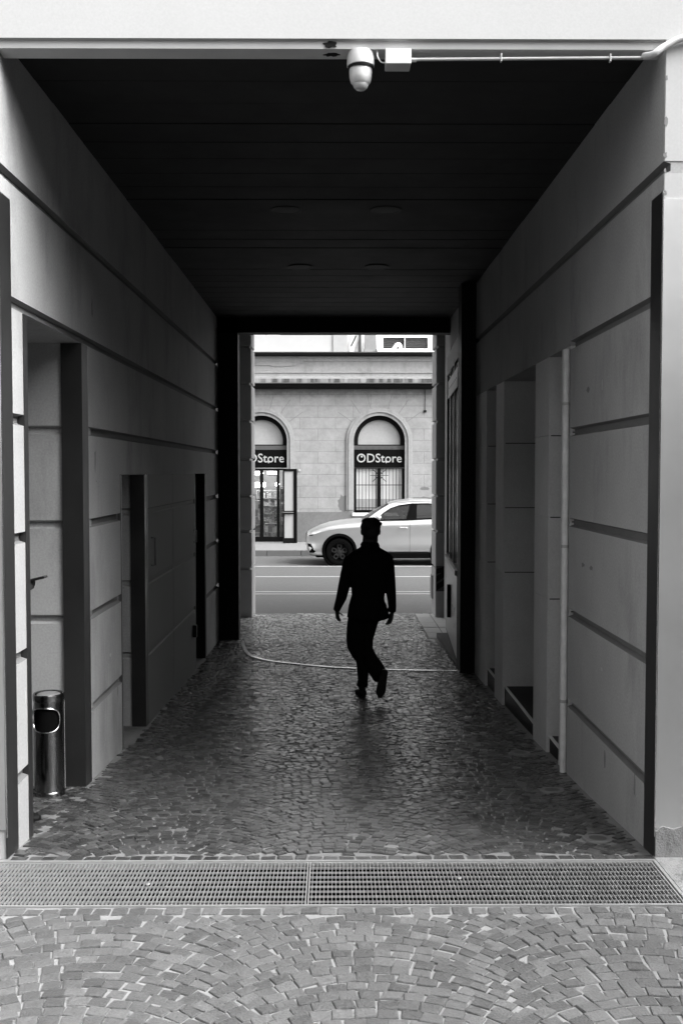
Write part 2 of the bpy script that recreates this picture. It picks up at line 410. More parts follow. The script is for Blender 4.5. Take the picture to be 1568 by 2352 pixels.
# left passage wall
mb = MB()
rust(mb, XL, -1, 5.0, 5.42, -.3, ZT, th=1.5)
rust(mb, XL, -1, 6.66, 7.75, -.5, ZT)
rust(mb, XL, -1, 7.75, 8.78, 1.945, ZT)
rust(mb, XL, -1, 8.78, 11.82, -.6, ZT)
rust(mb, XL, -1, 11.82, 12.72, 1.945, ZT)
rust(mb, XL, -1, 12.72, 14.2, -.7, ZT)
rust(mb, XL, -1, 5.0, 14.2, ZT, ZC+.06)
left = pb(mb, 'left_wall', 'plaster'); groove_paint(left, XL, -1)
mb = MB(); rust(mb, 6.60, 1, -1.70, -3.2, -.4, ZT-.001, th=.3, axis='x'); pb(mb, 'recess_wall', 'plaster')
mb = MB(); mb.box(-3.4, -3.0, 5.42, 6.59, -.4, ZT); pb(mb, 'recess_wall', 'plaster')
mb = MB(); mb.box(-3.4, XL-.3, 5.42, 6.9, ZT, ZT+.2); pb(mb, 'recess_ceiling', 'plaster')
mb = MB(); rust(mb, 8.722, 1, -1.70, -2.2, -.5, 1.944, th=.2, axis='x'); pb(mb, 'recess_wall', 'plaster')
mb = MB(); mb.box(-2.4, -2.2, 7.5, 8.722, -.5, 1.945); pb(mb, 'recess_wall', 'plaster')
mb = MB(); mb.box(-2.4, XL-.3, 7.5, 9.0, 1.945, 2.15); pb(mb, 'recess_ceiling', 'plaster')
mb = MB(); mb.box(-2.3, XL-.3, 7.55, 7.75, -.5, 1.945); pb(mb, 'recess_wall', 'plaster')
mb = MB(); mb.box(-2.2, -1.9, 11.6, 12.9, -.7, 1.95); pb(mb, 'recess_wall', 'plaster')
# right passage wall
mb = MB()
rust(mb, XR, 1, 5.0, 6.93, -.3, ZT, th=1.2)
rust(mb, XR, 1, 5.0, 6.93, ZT, ZC+.06)
rust(mb, XR, 1, 6.93, 14.2, ZT+.03, ZC+.06, zs=[3.49])
groove_paint(pb(mb, 'right_wall', 'plaster'), XR, 1)
TS = [2.245, 1.615, .98]
def slab_pier(y0, y1, depth=.75):
    mb = MB(); rust(mb, XR+.004, 1, y0, y1, -.5, ZT+.029, th=depth, gh=.0045, gd=.006, zs=TS)
    # joints on the side that faces the courtyard
    mb2 = MB()
    o = pb(mb, 'pier', 'slab'); 
    for z in TS: pb(MB().box(XR+.02, XR+depth, y0-.0015, y0+.01, z-.004, z+.004), 'joint', 'black', o)
    return o
for a, b in ((6.935, 7.21), (7.63, 8.15), (9.67, 10.14), (10.77, 11.6)): slab_pier(a, b)
mb = MB()
mb.box(2.45, 2.7, 6.9, 11.7, -.5, ZT+.03)
pb(mb, 'recess_back_wall', 'slab')
for (a, b, z) in ((7.21, 7.63, -.095), (8.15, 9.67, -.15), (10.14, 10.77, -.19)):
    mb = MB(); mb.box(XR+.03, 2.45, a, b, -.55, z); st = pb(mb, 'door_step', 'black_stone')
    mb = MB(); mb.box(XR+.018, XR+.045, a+.002, b-.002, z-.002, z+.005); pb(mb, 'nosing', 'nosing_metal', st)
    mb = MB(); mb.box(2.40, 2.44, a+.01, b-.01, z+.002, ZT); pb(mb, 'entrance_door', 'void')
# wall beyond the gate
pb(MB().box(1.80, 2.1, 11.9, 16.3, -.7, 4.6), 'outer_wall', 'plaster'); pb(MB().box(-2.0, -1.76, 14.3, 16.3, -.7, 4.6), 'outer_wall', 'plaster')
mb = MB()
gz = [4.03, 3.42, 2.80, 2.17, 1.56, .97, .35]
mb2 = MB()
# outer stone piers, joints run round
def pier_blocks(mb, x0, x1, y0, y1):
    zs = [-.7] + sorted(gz) + [5.0]
    for a, b in zip(zs, zs[1:]):
        lo = a + (.018 if a > -.6 else 0); hi = b - .018
        mb.box(x0, x1, y0, y1, lo, hi)
        if b < 4.9: mb.box(x0+.03, x1-.03, y0+.03, y1-.03, hi, b+.018)
for xa, xb in ((-2.6, at(580, 1176, 16.6).x), (at(998, 1176, 16.6).x, 3.2)):
    mb = MB(); pier_blocks(mb, xa, xb, 16.45, 17.15); pb(mb, 'street_pier', 'pier_stone', bevel=.014)
# ceiling of boards
mb = MB(); y = 5.30
while y < 14.2:
    mb.box(XL-.0, XR, y+.006, y+.339, ZC+random.uniform(-.004, .004), ZC+.03); y += .345
mb.box(XL, XR, 5.125, 5.298, ZC-.01, ZC+.03)
mb.box(XL-.3, XR+.3, 5.2, 14.3, ZC+.05, ZC+.3).box(-2.3, 2.3, 14.3, 16.6, 4.42, 4.6)
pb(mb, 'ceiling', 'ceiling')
# front (courtyard) wall
mb = MB()
mb.box(-9, 9, 4.996, 5.11, 4.116, 4.5).box(-9, 9, 4.996, 5.3, 4.5, 10)
for q, x in ((-1, XL), (1, XR)):
    for za, zb in ((-.3, 3.46), (3.52, 4.1155)):
        xa = x+q*.004; mb.box(min(xa, q*9), max(xa, q*9), 4.996, 4.9992, za, zb)
        xa = x+q*.34 if za > 3 else x+q*1.6; mb.box(min(xa, q*9), max(xa, q*9), 4.9995, 5.3, za, zb)
pb(mb, 'front_wall', 'white_plaster')
# lintel fascia: bevelled edge under the white wall
mb = MB(); mb.prism([(5.002, 4.114), (5.012, 4.110), (5.016, 4.074), (5.12, 4.066), (5.12, 4.2), (5.002, 4.2)], XL-.02, XR+.02, 'x')
pb(mb, 'lintel', 'fascia')
mb = MB(); mb.box(-9, 9, 5.3, 16.9, 9.8, 10).box(-9, -8.8, 5.3, 16.9, -.5, 10).box(8.8, 9, 5.3, 16.9, -.5, 10)
mb.box(-9, -2.6, 16.6, 17.0, -.6, 10).box(3.2, 9, 16.6, 17.0, -.6, 10).box(-2.6, 3.2, 16.6, 17.0, 4.42, 10)
pb(mb, 'upper_wall', 'white_plaster')
# metal claddings
GZ = 3.37
def guard(x, s):
    mb = MB(); mb.box(x, x+s*-.004, 4.994, 5.165, -.02 if s else 0, GZ) if False else None
for sx, x in ((-1, XL), (1, XR)):
    mb = MB()
    xo = x - sx*.005
    mb.box(min(xo, x+sx*.9), max(xo, x+sx*.9), 4.986, 4.9945, .14, GZ-.04 if sx > 0 else GZ)
    g = pb(mb, 'steel_cladding', 'steel')
    mb = MB(); mb.box(min(xo, x-sx*.0005), max(xo, x-sx*.0005), 4.9865, 5.168, -.05, GZ); pb(mb, 'corner_guard', 'dark')
    mb = MB(); mb.tube([(xo, 4.986, .1), (xo, 4.986, GZ)], .0045, 8); pb(mb, 'edge_bead', 'bright_steel')
# lump of mortar under the right cladding
mb = MB()
pts = [(XR-.004, -.02), (XR-.004, .13), (XR+.03, .155), (XR+.09, .14), (XR+.15, .16), (XR+.24, .125), (XR+.4, .14), (XR+.9, .13), (XR+.9, -.02)]
mb.prism([(p[0], p[1]) for p in pts], 4.972, 4.9955, 'y'); pb(mb, 'mortar_skirting', 'mortar')
# left recess: metal post, jamb guards
mb = MB(); mb.box(-1.812, XL+.006, 6.575, 6.72, -.3, ZT-.005); pb(mb, 'door_post', 'dark')
mb = MB(); mb.box(XL-.03, XL+.005, 5.36, 5.425, -.2, ZT-.003); pb(mb, 'jamb_guard', 'dark')
mb = MB(); mb.box(-1.80, XL+.004, 8.695, 8.80, -.45, 1.94); pb(mb, 'door_post', 'dark')
mb = MB(); mb.box(-1.88, XL+.004, 12.70, 12.80, -.6, 1.94); pb(mb, 'door_post', 'black')
for y in (7.745, 8.70+.108, 11.815, 12.70+.106):
    mb = MB(); mb.box(XL-.02, XL+.007, y-.008, y+.008, -.4, 1.95); pb(mb, 'edge_strip', 'brushed')
mb = MB(); mb.box(XL-.01, XL+.007, 6.722, 6.735, -.2, ZT-.01); pb(mb, 'edge_strip', 'brushed')
mb = MB(); mb.box(-2.19, -2.15, 7.76, 8.69, -.27, 1.94); pb(mb, 'service_door', 'dark')
# double cupboard doors flush in the left wall, joints carried across
for y0, y1, hy, h0, h1 in ((8.83, 10.2, 8.95, 1.10, 1.39), (10.21, 11.79, 11.62, 1.12, 1.30)):
    mb = MB(); rust(mb, XL+.004, -1, y0, y1, fz(y1)-.02, 1.945, th=.02, gh=.028, gd=.016)
    d = pb(mb, 'cupboard_door', mat('cupboard_paint', .19, .8, var=.06, vscale=4) if y0 < 9 else bpy.data.materials['cupboard_paint'])
    mb = MB(); mb.tube([(XL+.012, hy, h0+.02), (XL+.05, hy, h0+.02), (XL+.05, hy, h1-.02), (XL+.012, hy, h1-.02)], .008, 8, ref=(0,1,0))
    pb(mb, 'door_handle', 'brushed', d)
mb = MB(); mb.box(XL+.006, XL+.05, 11.56, 11.63, .02, .16); pb(mb, 'lock_box', 'black')
# wear: scuffs, patched spots and chipped edges
def jag(cx, cy, w_, h_, rnd, n=11): return [(cx + w_*rnd.uniform(.45, 1.1)*math.cos(2*math.pi*k/n), cy + h_*rnd.uniform(.45, 1.1)*math.sin(2*math.pi*k/n)) for k in range(n)]
rnd = random.Random(21)
for face, sg, lo, hi, par in ((XL, 1, 6.8, 7.65, 'left'), (XL, 1, 6.8, 7.65, 'left'), (XL, 1, 6.8, 7.65, 'left'), (XL, 1, 5.19, 5.34, 'left'), (XL, 1, 6.8, 8.6, 'high'), (XR, -1, 5.3, 6.8, 'right'), (XR, -1, 5.3, 6.8, 'right'), (XR, -1, 5.3, 6.8, 'right'),
                         (XR, -1, 5.3, 6.8, 'right'), (XR, -1, 5.3, 6.8, 'right'), (XR, -1, 5.3, 6.8, 'low'), (XR, -1, 5.3, 6.8, 'low'), (XL, 1, 6.8, 7.65, 'low')):
    y = rnd.uniform(lo, hi); zc = {'high': 3.1, 'low': rnd.uniform(.05, .3)}.get(par) or rnd.choice([.6, .75, 1.2, 1.35, 1.9, 2.05, 2.5])
    w_, h_ = rnd.choice([(.012, .05), (.03, .015), (.02, .09), (.008, .008), (.05, .02)])
    mb = MB(); mb.prism(jag(y, zc, w_, h_, rnd), face + sg*.0012 if sg > 0 else face - .0012, face - sg*.002, 'x')
    pb(mb, 'scuff_mark', rnd.choice(['scuff_dark', 'scuff_light', 'scuff_dark']))
for z in (3.93, 3.55, 3.36, 3.71, 3.47):
    mb = MB(); mb.prism(jag(XR+.006, z, rnd.uniform(.008, .016), rnd.uniform(.012, .03), rnd, 9), 4.9945, 4.9965, 'y'); pb(mb, 'chipped_edge', 'scuff_dark')
a = at(757, 113, 5.0)
mb = MB(); mb.prism(jag(a.x, 4.094, .05, .016, rnd, 15), 5.0095, 5.02, 'y'); pb(mb, 'soot_patch', 'stain')
mb = MB(); mb.prism(jag(a.x+.01, 5.07, .045, .022, rnd, 15), 4.0655, 4.075, 'z'); pb(mb, 'soot_patch', 'stain')
# ------------------------------------------------------------------ gate
gp = MB(); gp.box(XL-.002, at(545, 1300, 14.0).x, 14.2, 14.45, -.6, ZC+.05)
gp.box(1.47, 1.80, 11.6, 11.9, -.5, ZC+.05).box(XL, 1.8, 14.2, 14.45, 3.95, ZC+.05)
pb(gp, 'gate_frame', 'black')
gl = empty('gate_leaf', (1.5, 11.92, fz(12)), 'open glazed gate leaf folded back by the right wall near the street', 'gate')
g0, g1 = at(1056, 1300, 11.92), at(1028, 1300, 14.6)
dx = g1.x - g0.x; L = math.hypot(dx, 2.68); gl.location = (g0.x, 11.92, -.42); gl.rotation_euler = (0, 0, math.atan2(2.68, dx))
def glp(mb, name, m, parent=gl, **k): return mb.build(name, m, parent, **k)
mb = MB(); mb.box(0, L, -.02, .02, .06, 4.02)
o = poly_mesh([(0, .05), (L, .05), (L, 4.05), (0, 4.05)], [[(.09, 1.20), (L-.12, 1.20), (L-.12, 3.78), (.09, 3.78)]], -.025, .025)
glp(o, 'frame', 'black')
mb = MB(); mb.box(.07, L-.1, .026, .034, .10, 1.10); lp = glp(mb, 'kick_panel', 'reflect_panel')
mb = MB(); mb.box(.09, L-.12, .026, .06, 1.12, 1.18); glp(mb, 'mid_rail', 'brushed')
mb = MB(); mb.box(.10, L-.13, -.004, .004, 1.21, 3.77); glp(mb, 'glass_pane', 'void')
for t in (.33, .66):
    mb = MB(); mb.box(.09+(L-.21)*t-.015, .09+(L-.21)*t+.015, .006, .03, 1.2, 3.78); glp(mb, 'glazing_bar', 'brushed')
mb = MB(); mb.box(.12, L-.5, .03, .036, 3.42, 3.66); tp = glp(mb, 'top_plate', 'grey_plastic')
for k in range(7): glp(MB().lathe([(.012, 0), (.012, .004)], (.3+k*.25, .036, 3.54), 'y', 12), 'bolt', 'black', tp)
mb = MB(); mb.box(1.35, 1.45, .036, .08, .42, .86); glp(mb, 'letter_slot', 'black', lp)
mb = MB(); mb.box(1.48, 1.64, 11.92, 14.4, -.6, -.395)
struct('gate_kerb', mb, 'kerb')
# rail in the floor
mb = MB()
rp = [(-1.31,14.0),(-1.27,13.6),(-1.155,12.98),(-1.024,12.66),(-.783,12.38),(-.465,12.19),(-.122,12.0),(.225,11.89),(.574,11.81),(1.033,11.74),(1.50,11.69)]
def smooth_path(p, n=6):
    out = []
    for i in range(len(p)-1):
        a = Vector(p[max(i-1, 0)]); b = Vector(p[i]); c = Vector(p[i+1]); d = Vector(p[min(i+2, len(p)-1)])
        for k in range(n):
            t = k/n; out.append(.5*((2*b) + (c-a)*t + (2*a-5*b+4*c-d)*t*t + (3*b-a-3*c+d)*t**3))
    out.append(Vector(p[-1])); return out
sp = smooth_path(rp)
mb.tube([(p.x, p.y, fz(p.y)+.008, .024, .010) for p in sp], 0, 8, ref=(0, 0, 1))
mb2 = MB()
rs = []
for i, p in enumerate(sp):
    t = (sp[min(i+1, len(sp)-1)] - sp[max(i-1, 0)]).normalized(); nrm = Vector((-t.y, t.x)); z = fz(p.y)+.012
    a = p + nrm*.026; b = p - nrm*.026
    rs.append([(a.x, a.y, z), (b.x, b.y, z), (b.x, b.y, z-.03), (a.x, a.y, z-.03)])
tr = MB().rings(rs)
tag(tr.build('gate_rail', 'bright_steel'), 'curved pale steel rail set in the cobbles for the gate wheel', 'rail')

# ------------------------------------------------------------------ drain grates
mb = MB(); mb.box(-4, 1.62, 4.405, 4.42, -.5, -.03).box(-4, 1.62, 4.925, 4.94, -.5, -.03).box(-4, 1.62, 4.42, 4.925, -.5, -.35)
struct('drain_trench', mb, 'pit')
mb = MB(); mb.box(-4, 1.622, 4.408, 4.422, -.028, .002).box(-4, 1.622, 4.923, 4.938, -.028, .002).box(1.606, 1.622, 4.4225, 4.9225, -.3, .002)
struct('drain_rim', mb, 'galv')
def grate(x0, x1, label):
    e = empty('drain_grate', ((x0+x1)/2, 4.6725, -.01), label, 'grate', 'drain grates across the passage mouth')
    h = (x1-x0)/2; y = .247
    mb = MB(); mb.box(-h, h, -y, -y+.006, -.022, .006).box(-h, h, y-.006, y, -.022, .006).box(-h, -h+.006, -y+.006, y-.006, -.022, .006).box(h-.006, h, -y+.006, y-.006, -.022, .006)
    mb.build('frame', 'galv', e)
    mb = MB(); n = int((x1-x0)/.0186)
    for i in range(1, n):
        x = -h + (x1-x0)*i/n + random.gauss(0, .0004)
        mb.box(x-.0014, x+.0014, -y+.006, y-.006, -.011, .003)
    m2 = MB()
    for j in range(1, 9):
        yy = -y + 2*y*j/9
        m2.box(-h+.006, h-.006, yy-.002, yy+.002, -.008, .001)
    mb.build('bearing_bars', 'galv', e); m2.build('cross_rods', 'galv', e)
grate(-1.85, -.135, 'left steel drain grate, ending where the two grates meet')
grate(-.129, 1.60, 'right steel drain grate, ending at the right wall')

for px, py, lab in ((341, 2032, 'pale paper scrap caught on the left drain grate'), (1054, 2018, 'pale crumpled scrap lying on the right drain grate'), (383, 2037, 'smallest pale scrap on the left drain grate, right of another')):
    rr = ray(px, py); kk = (0-CZ)/rr[2]; e = empty('paper_scrap', (rr[0]*kk, rr[1]*kk, -.004), lab, 'litter')
    mb = MB(); sz = .006 if px == 383 else .010
    for q in range(3): mb.ell((random.uniform(-.4, .4)*sz, random.uniform(-.4, .4)*sz, sz*.6), sz, sz*.8, sz*.6, 7, 5)
    remesh_later = mb.build('crumpled_paper', 'grey_plastic', e)
# ------------------------------------------------------------------ floor lights, ceiling lights
for y, lab in zip(FL_Y, ('round floor light nearest the grate, with a dark centre', 'middle of the three round floor lights by the right wall', 'farthest round floor light, beside the step')):
    e = empty('floor_light', (1.43, y, fz(y)), lab, 'floor light', 'round lights set in the cobbles along the right wall')
    tilt = math.atan2(fz(y+.1)-fz(y-.1), .2); e.rotation_euler = (tilt, 0, 0)
    MB().lathe([(.08, -.05), (.08, .002), (.075, .006), (.05, .006), (.048, .002)], n=32, cap=False).build('ring', 'ringstone', e, smooth=True)
    MB().lathe([(.048, -.01), (.048, .006)], n=32).build('lens', 'lens_grey', e)
    
for x, y, lab in ((-.411, 8.373, 'near left unlit round light in the dark ceiling'), (.42, 8.368, 'near right unlit round light in the dark ceiling'),
                  (-.372, 10.684, 'far left unlit round light in the dark ceiling'), (.443, 10.678, 'far right unlit round light in the dark ceiling')):
    e = empty('ceiling_light', (x, y, ZC), lab, 'ceiling light', 'unlit round lights in the passage ceiling')
    MB().lathe([(.135, .0), (.135, -.007), (.12, -.010), (.10, -.006)], n=32, cap=False).build('ring', 'black', e, smooth=True)
    MB().lathe([(.10, -.007), (.10, .0)], n=32).build('lens', 'black', e)

# ------------------------------------------------------------------ CCTV camera, junction box, conduit, cable
c0 = at(828, 121, 5.06)
cc = empty('cctv_camera', c0, 'white domed security camera hanging under the lintel', 'security camera')
s = 5.1/2270
MB().lathe([(28*s, 0), (30*s, -10*s), (31*s, -24*s), (30.5*s, -31*s), (27*s, -34*s), (25*s, -30*s)], n=40).build('mount', 'white_plastic', cc, smooth=True)
MB().lathe([(22*s, -28*s), (25*s, -33*s), (25.5*s, -42*s), (25*s, -55*s), (22*s, -66*s), (18*s, -70*s)], n=40).build('housing', 'white_plastic', cc, smooth=True)
MB().lathe([(18*s, -68*s), (17.5*s, -72*s), (15*s, -78*s), (10*s, -82*s), (3*s, -84*s)], n=32).build('dome', 'dome', cc, smooth=True)
MB().lathe([(29.5*s, -32*s), (28.5*s, -36.5*s)], n=40, cap=True).build('gap_ring', 'black', cc)
j = at(913, 140, 5.03)
jb = empty('junction_box', (j.x, j.y, 4.068), 'small white junction box beside the security camera', 'junction box')
jw, jh = 28*s, 34*s
MB().box(-jw, jw, -.04, .06, -jh, 0).build('body', 'grey_plastic', jb, bevel=.005)
MB().box(-jw*1.02, jw*1.02, -.048, -.04, -jh*1.02, -.004).build('lid', 'white_plastic', jb, bevel=.003)
MB().tube([(jw, 0, -jh*.55), (jw+.03, 0, -jh*.55)], .011, 12, ref=(0,0,1)).build('gland', 'pipe', jb, smooth=True)
mb = MB(); a = at(866, 128, 5.03)
pth = smooth_path([(a.x, a.y, a.z+.02), (a.x+.002, a.y-.01, a.z-.01), (a.x+.02, a.y-.015, a.z-.038), (a.x+.045, a.y-.01, a.z-.036), (j.x-jw+.002, a.y, a.z-.02)], 6)
tag(mb.tube([tuple(p) for p in pth], .0035, 8).build('loop_cable', 'white_plastic', smooth=True), 'thin white looping cable between security camera and box', 'cable')
cz_ = at(960, 137, 5.03).z
cp = empty('conduit_pipe', (j.x+.1, 5.03, cz_), 'pale conduit pipe along the underside of the lintel, right of the box', 'conduit')
xe = at(1478, 128, 5.03).x
mb = MB(); mb.tube([(-.03, 0, 0), (xe-j.x-.1, 0, .012)], .008, 12, ref=(0,0,1)); mb.build('pipe', 'pipe', cp, smooth=True)
for px in (1150, 1400):
    x = at(px, 130, 5.03).x - j.x - .1
    MB().box(x-.004, x+.004, -.011, .011, -.011, .03).build('clip', 'pipe', cp, bevel=.002)
q = at(1478, 129, 5.03); q2 = at(1500, 124, 4.97); q3 = at(1530, 104, 4.97); q4 = at(1590, 84, 4.97); q5 = at(1800, 70, 4.97)
tag(MB().tube([tuple(p) for p in smooth_path([q, q2, q3, q4, q5], 8)], .017, 12).build('thick_cable', 'white_plastic', smooth=True), 'thick white cable leaving the lintel corner at the upper right', 'cable')
# ------------------------------------------------------------------ corner pipe on the right wall
dp = empty('corner_pipe', (XR-.024, 6.945, fz(6.9)), 'chipped pale pipe standing against the corner of the right wall', 'pipe')
MB().tube([(0, 0, .0), (0, 0, 2.99)], .024, 14).build('pipe', mat('chipped_pipe', .7, .5, var=.2, vscale=16, stain=.3, stain_scale=5), dp, smooth=True)
for z in (.5, 1.6, 2.6):
    MB().lathe([(.028, z), (.028, z+.02)], n=20).build('clamp', 'pipe', dp)

# ------------------------------------------------------------------ bin
bn = empty('ashtray_bin', (-1.853, 6.35, fz(6.35)+.002), 'cylindrical polished steel litter bin with oval mouth in the left recess', 'bin')
rB, hB = .098, .665
def bin_body():
    mb = MB(); n, m = 96, 60; r = rB-.004; z0, z1 = .035, hB-.045
    vs = []; fs = []; 
    for j_ in range(m+1):
        for i in range(n):
            a = 2*math.pi*i/n; vs.append((r*math.sin(a), -r*math.cos(a), z0+(z1-z0)*j_/m))
    def inh(a, z):
        if a > math.pi: a -= 2*math.pi
        u = a*r/.098; v = (z-.505)/.078
        return abs(u)**2.6 + abs(v)**2.6 < 1
    for j_ in range(m):
        for i in range(n):
            a = 2*math.pi*(i+.5)/n; z = z0+(z1-z0)*(j_+.5)/m
            if not inh(a, z): fs.append((j_*n+i, j_*n+(i+1) % n, (j_+1)*n+(i+1) % n, (j_+1)*n+i))
    return mb.add(vs, fs)
b_ = bin_body().build('body', 'bin', bn, smooth=True)
pts = []
for k in range(64):
    t = 2*math.pi*k/64; c_, s_ = math.cos(t), math.sin(t)
    u = math.copysign(abs(c_)**(2/2.6), c_)*.098; v = math.copysign(abs(s_)**(2/2.6), s_)*.078
    a = u/(rB-.004); pts.append(((rB+.0)*math.sin(a), -(rB+.0)*math.cos(a), .505+v))
pts.append(pts[0]); pts.append(pts[1])
MB().tube(pts, .005, 8, cap=False).build('mouth_rim', 'bright_steel', bn, smooth=True)
MB().lathe([(rB-.012, .04), (rB-.012, hB-.05)], n=32).build('liner', 'pit', bn)
MB().lathe([(rB, .0), (rB+.001, .03), (rB-.003, .036)], n=48).build('base_ring', 'bin', bn, smooth=True)
MB().lathe([(rB-.003, hB-.048), (rB+.001, hB-.042), (rB+.001, hB-.006), (rB-.004, hB), (rB-.012, hB-.004), (rB-.016, hB-.02)], n=48).build('top_ring', 'bin', bn, smooth=True)
MB().ell((0, 0, hB-.01), .075, .075, .014, 20, 8).build('ash_tray', 'pier', bn, smooth=True)
MB().tube([(rB+.003, 0, .04), (rB+.003, 0, hB-.05)], .004, 8).build('seam', 'bright_steel', bn)

# ------------------------------------------------------------------ people
def remesh(mb, name, m, parent, vox=.008, it=3):
    o = mb.build(name, m, parent)
    r = o.modifiers.new('r', 'REMESH'); r.mode = 'VOXEL'; r.voxel_size = vox; r.use_smooth_shade = True
    s_ = o.modifiers.new('s', 'SMOOTH'); s_.factor = .5; s_.iterations = it
    bake(o)
    if m and not o.data.materials: o.data.materials.append(M[m] if isinstance(m, str) else m)
    o.data.polygons.foreach_set('use_smooth', [True]*len(o.data.polygons)); return o
def head(mb, c, yaw=0, s=1.0):           # face looks along +Y turned by yaw
    ca, sa = math.cos(yaw), math.sin(yaw)
    def P(x, y, z): return (c[0] + (x*ca - y*sa)*s, c[1] + (x*sa + y*ca)*s, c[2] + z*s)
    mb.ell(P(0, -.012, .028), .078*s, .097*s, .10*s); mb.ell(P(0, .022, -.03), .062*s, .072*s, .088*s)
    mb.ell(P(0, .045, -.085), .036*s, .038*s, .03*s)
    mb.tube([P(0, .088, .02), P(0, .108, -.02), P(0, .096, -.032)], .012*s, 8)
    mb.ell(P(0, .09, -.058), .024*s, .012*s, .006*s); mb.ell(P(0, .089, -.070), .020*s, .012*s, .006*s)
    for q in (-1, 1):
        mb.ell(P(q*.082, -.005, -.005), .012*s, .02*s, .032*s); mb.ell(P(q*.031, .080, .008), .013*s, .012*s, .010*s)
        mb.ell(P(q*.031, .085, .026), .02*s, .01*s, .006*s)
def hand(mb, wrist, d, side, up, curl=.5, s=1.0):   # palm along d, thumb towards side, palm normal = up
    d = Vector(d).normalized(); side = Vector(side); side = (side - d*side.dot(d)).normalized(); up = Vector(up); up = d.cross(side) * (1 if d.cross(side).dot(up) > 0 else -1)
    W = Vector(wrist)
    mb.tube([tuple(W - d*.03*s) + (.026*s, .02*s), tuple(W) + (.026*s, .019*s), tuple(W + d*.045*s) + (.038*s, .016*s), tuple(W + d*.085*s) + (.040*s, .014*s)], 0, 12, ref=side)
    for k, (off, ln) in enumerate(((.030, .070), (.010, .078), (-.010, .073), (-.029, .058))):
        b = W + d*.08*s + side*off*s; pts = [b]; a = 0
        for seg in (.45, .32, .23):
            a += curl*(.8 + .12*k); dd = d*math.cos(a) + up*math.sin(a); pts.append(pts[-1] + dd*ln*seg*s)
        rr = [.0092, .0088, .008, .0068]
        mb.tube([tuple(p) + (r_*s, r_*s) for p, r_ in zip(pts, rr)], 0, 8, ref=side)
    b = W + d*.025*s + side*.024*s
    mb.tube([tuple(b) + (.013*s, .013*s), tuple(b + (d*.5+side*.6+up*.25)*.035*s) + (.011*s, .011*s), tuple(b + (d*.75+side*.65+up*.45)*.06*s) + (.009*s, .009*s), tuple(b + (d*1.0+side*.6+up*.6)*.078*s) + (.007*s, .007*s)], 0, 8)
def shoe(o_, ankle, d, up, name='shoe'):
    d = Vector(d).normalized(); up = Vector(up); up = (up - d*up.dot(d)).normalized(); A = Vector(ankle)
    mb = MB(); ref = d.cross(up)
    mb.tube([tuple(A - d*.075 - up*.045) + (.022, .030), tuple(A - d*.055 - up*.045) + (.036, .042), tuple(A - up*.048) + (.040, .042), tuple(A + d*.07 - up*.058) + (.045, .032),
             tuple(A + d*.14 - up*.066) + (.050, .025), tuple(A + d*.18 - up*.068) + (.040, .021), tuple(A + d*.205 - up*.070) + (.018, .014)], 0, 16, ref=ref)
    mb.tube([tuple(A + up*.04) + (.038, .042), tuple(A - up*.045) + (.038, .044)], 0, 14, ref=ref)
    mb.tube([tuple(A - d*.07 - up*.085) + (.030, .008), tuple(A - d*.02 - up*.085) + (.036, .008), tuple(A + d*.13 - up*.087) + (.050, .007), tuple(A + d*.205 - up*.086) + (.022, .006)], 0, 12, ref=ref)
    return remesh(mb, name, 'shoe', o_, .006, 2)

wk = empty('person', (at(843.6, 1300, 10.12).x, 10.12, fz(10.12)), 'man in dark jacket and trousers walking away through the passage', 'person')
K = .000888
def Z(zx, zy): return ((zx-560)*K, (2228-zy)*K)
def ring(zx, zy, hw, y=0, ry=None): x, z = Z(zx, zy); return (x, y, z, hw*K, ry if ry else hw*K)
torso = [ring(585, 452, 74, 0, .065), ring(585, 495, 118, -.005, .09), ring(585, 540, 200, -.01, .105), ring(585, 585, 256, -.01, .12), ring(586, 680, 262, -.012, .13), ring(582, 800, 238, -.01, .13), ring(572, 950, 200, 0, .12),
         ring(566, 1060, 190, 0, .12), ring(556, 1180, 214, 0, .14), ring(546, 1318, 224, 0, .15)]
la = [ring(372, 600, 72, 0), ring(345, 700, 76, -.005), ring(310, 850, 72, -.01), ring(285, 960, 68, -.01), ring(258, 1080, 62, .02), ring(228, 1160, 50, .04), ring(200, 1236, 40, .06)]
ra = [ring(790, 610, 66, 0), ring(808, 720, 66, 0), ring(822, 850, 60, .0), ring(828, 960, 60, .0), ring(840, 1080, 54, .02), ring(850, 1180, 47, .04), ring(853, 1248, 42, .06)]
ll = [ring(450, 1290, 112, 0, .10), ring(430, 1430, 110, .02, .095), ring(428, 1550, 112, .05, .09), ring(430, 1640, 110, .06, .085), ring(468, 1730, 98, .05, .08), ring(508, 1810, 80, .03, .08), ring(510, 1920, 70, 0, .075), ring(506, 2040, 60, -.02, .07), ring(500, 2110, 66, -.02, .068)]
rl = [ring(605, 1290, 100, 0, .10), ring(575, 1440, 88, .02, .09), ring(558, 1560, 72, .03, .085), ring(556, 1680, 68, .02, .08), ring(584, 1770, 84, -.06, .085), ring(640, 1850, 94, -.16, .085), ring(696, 1930, 94, -.27, .08)]
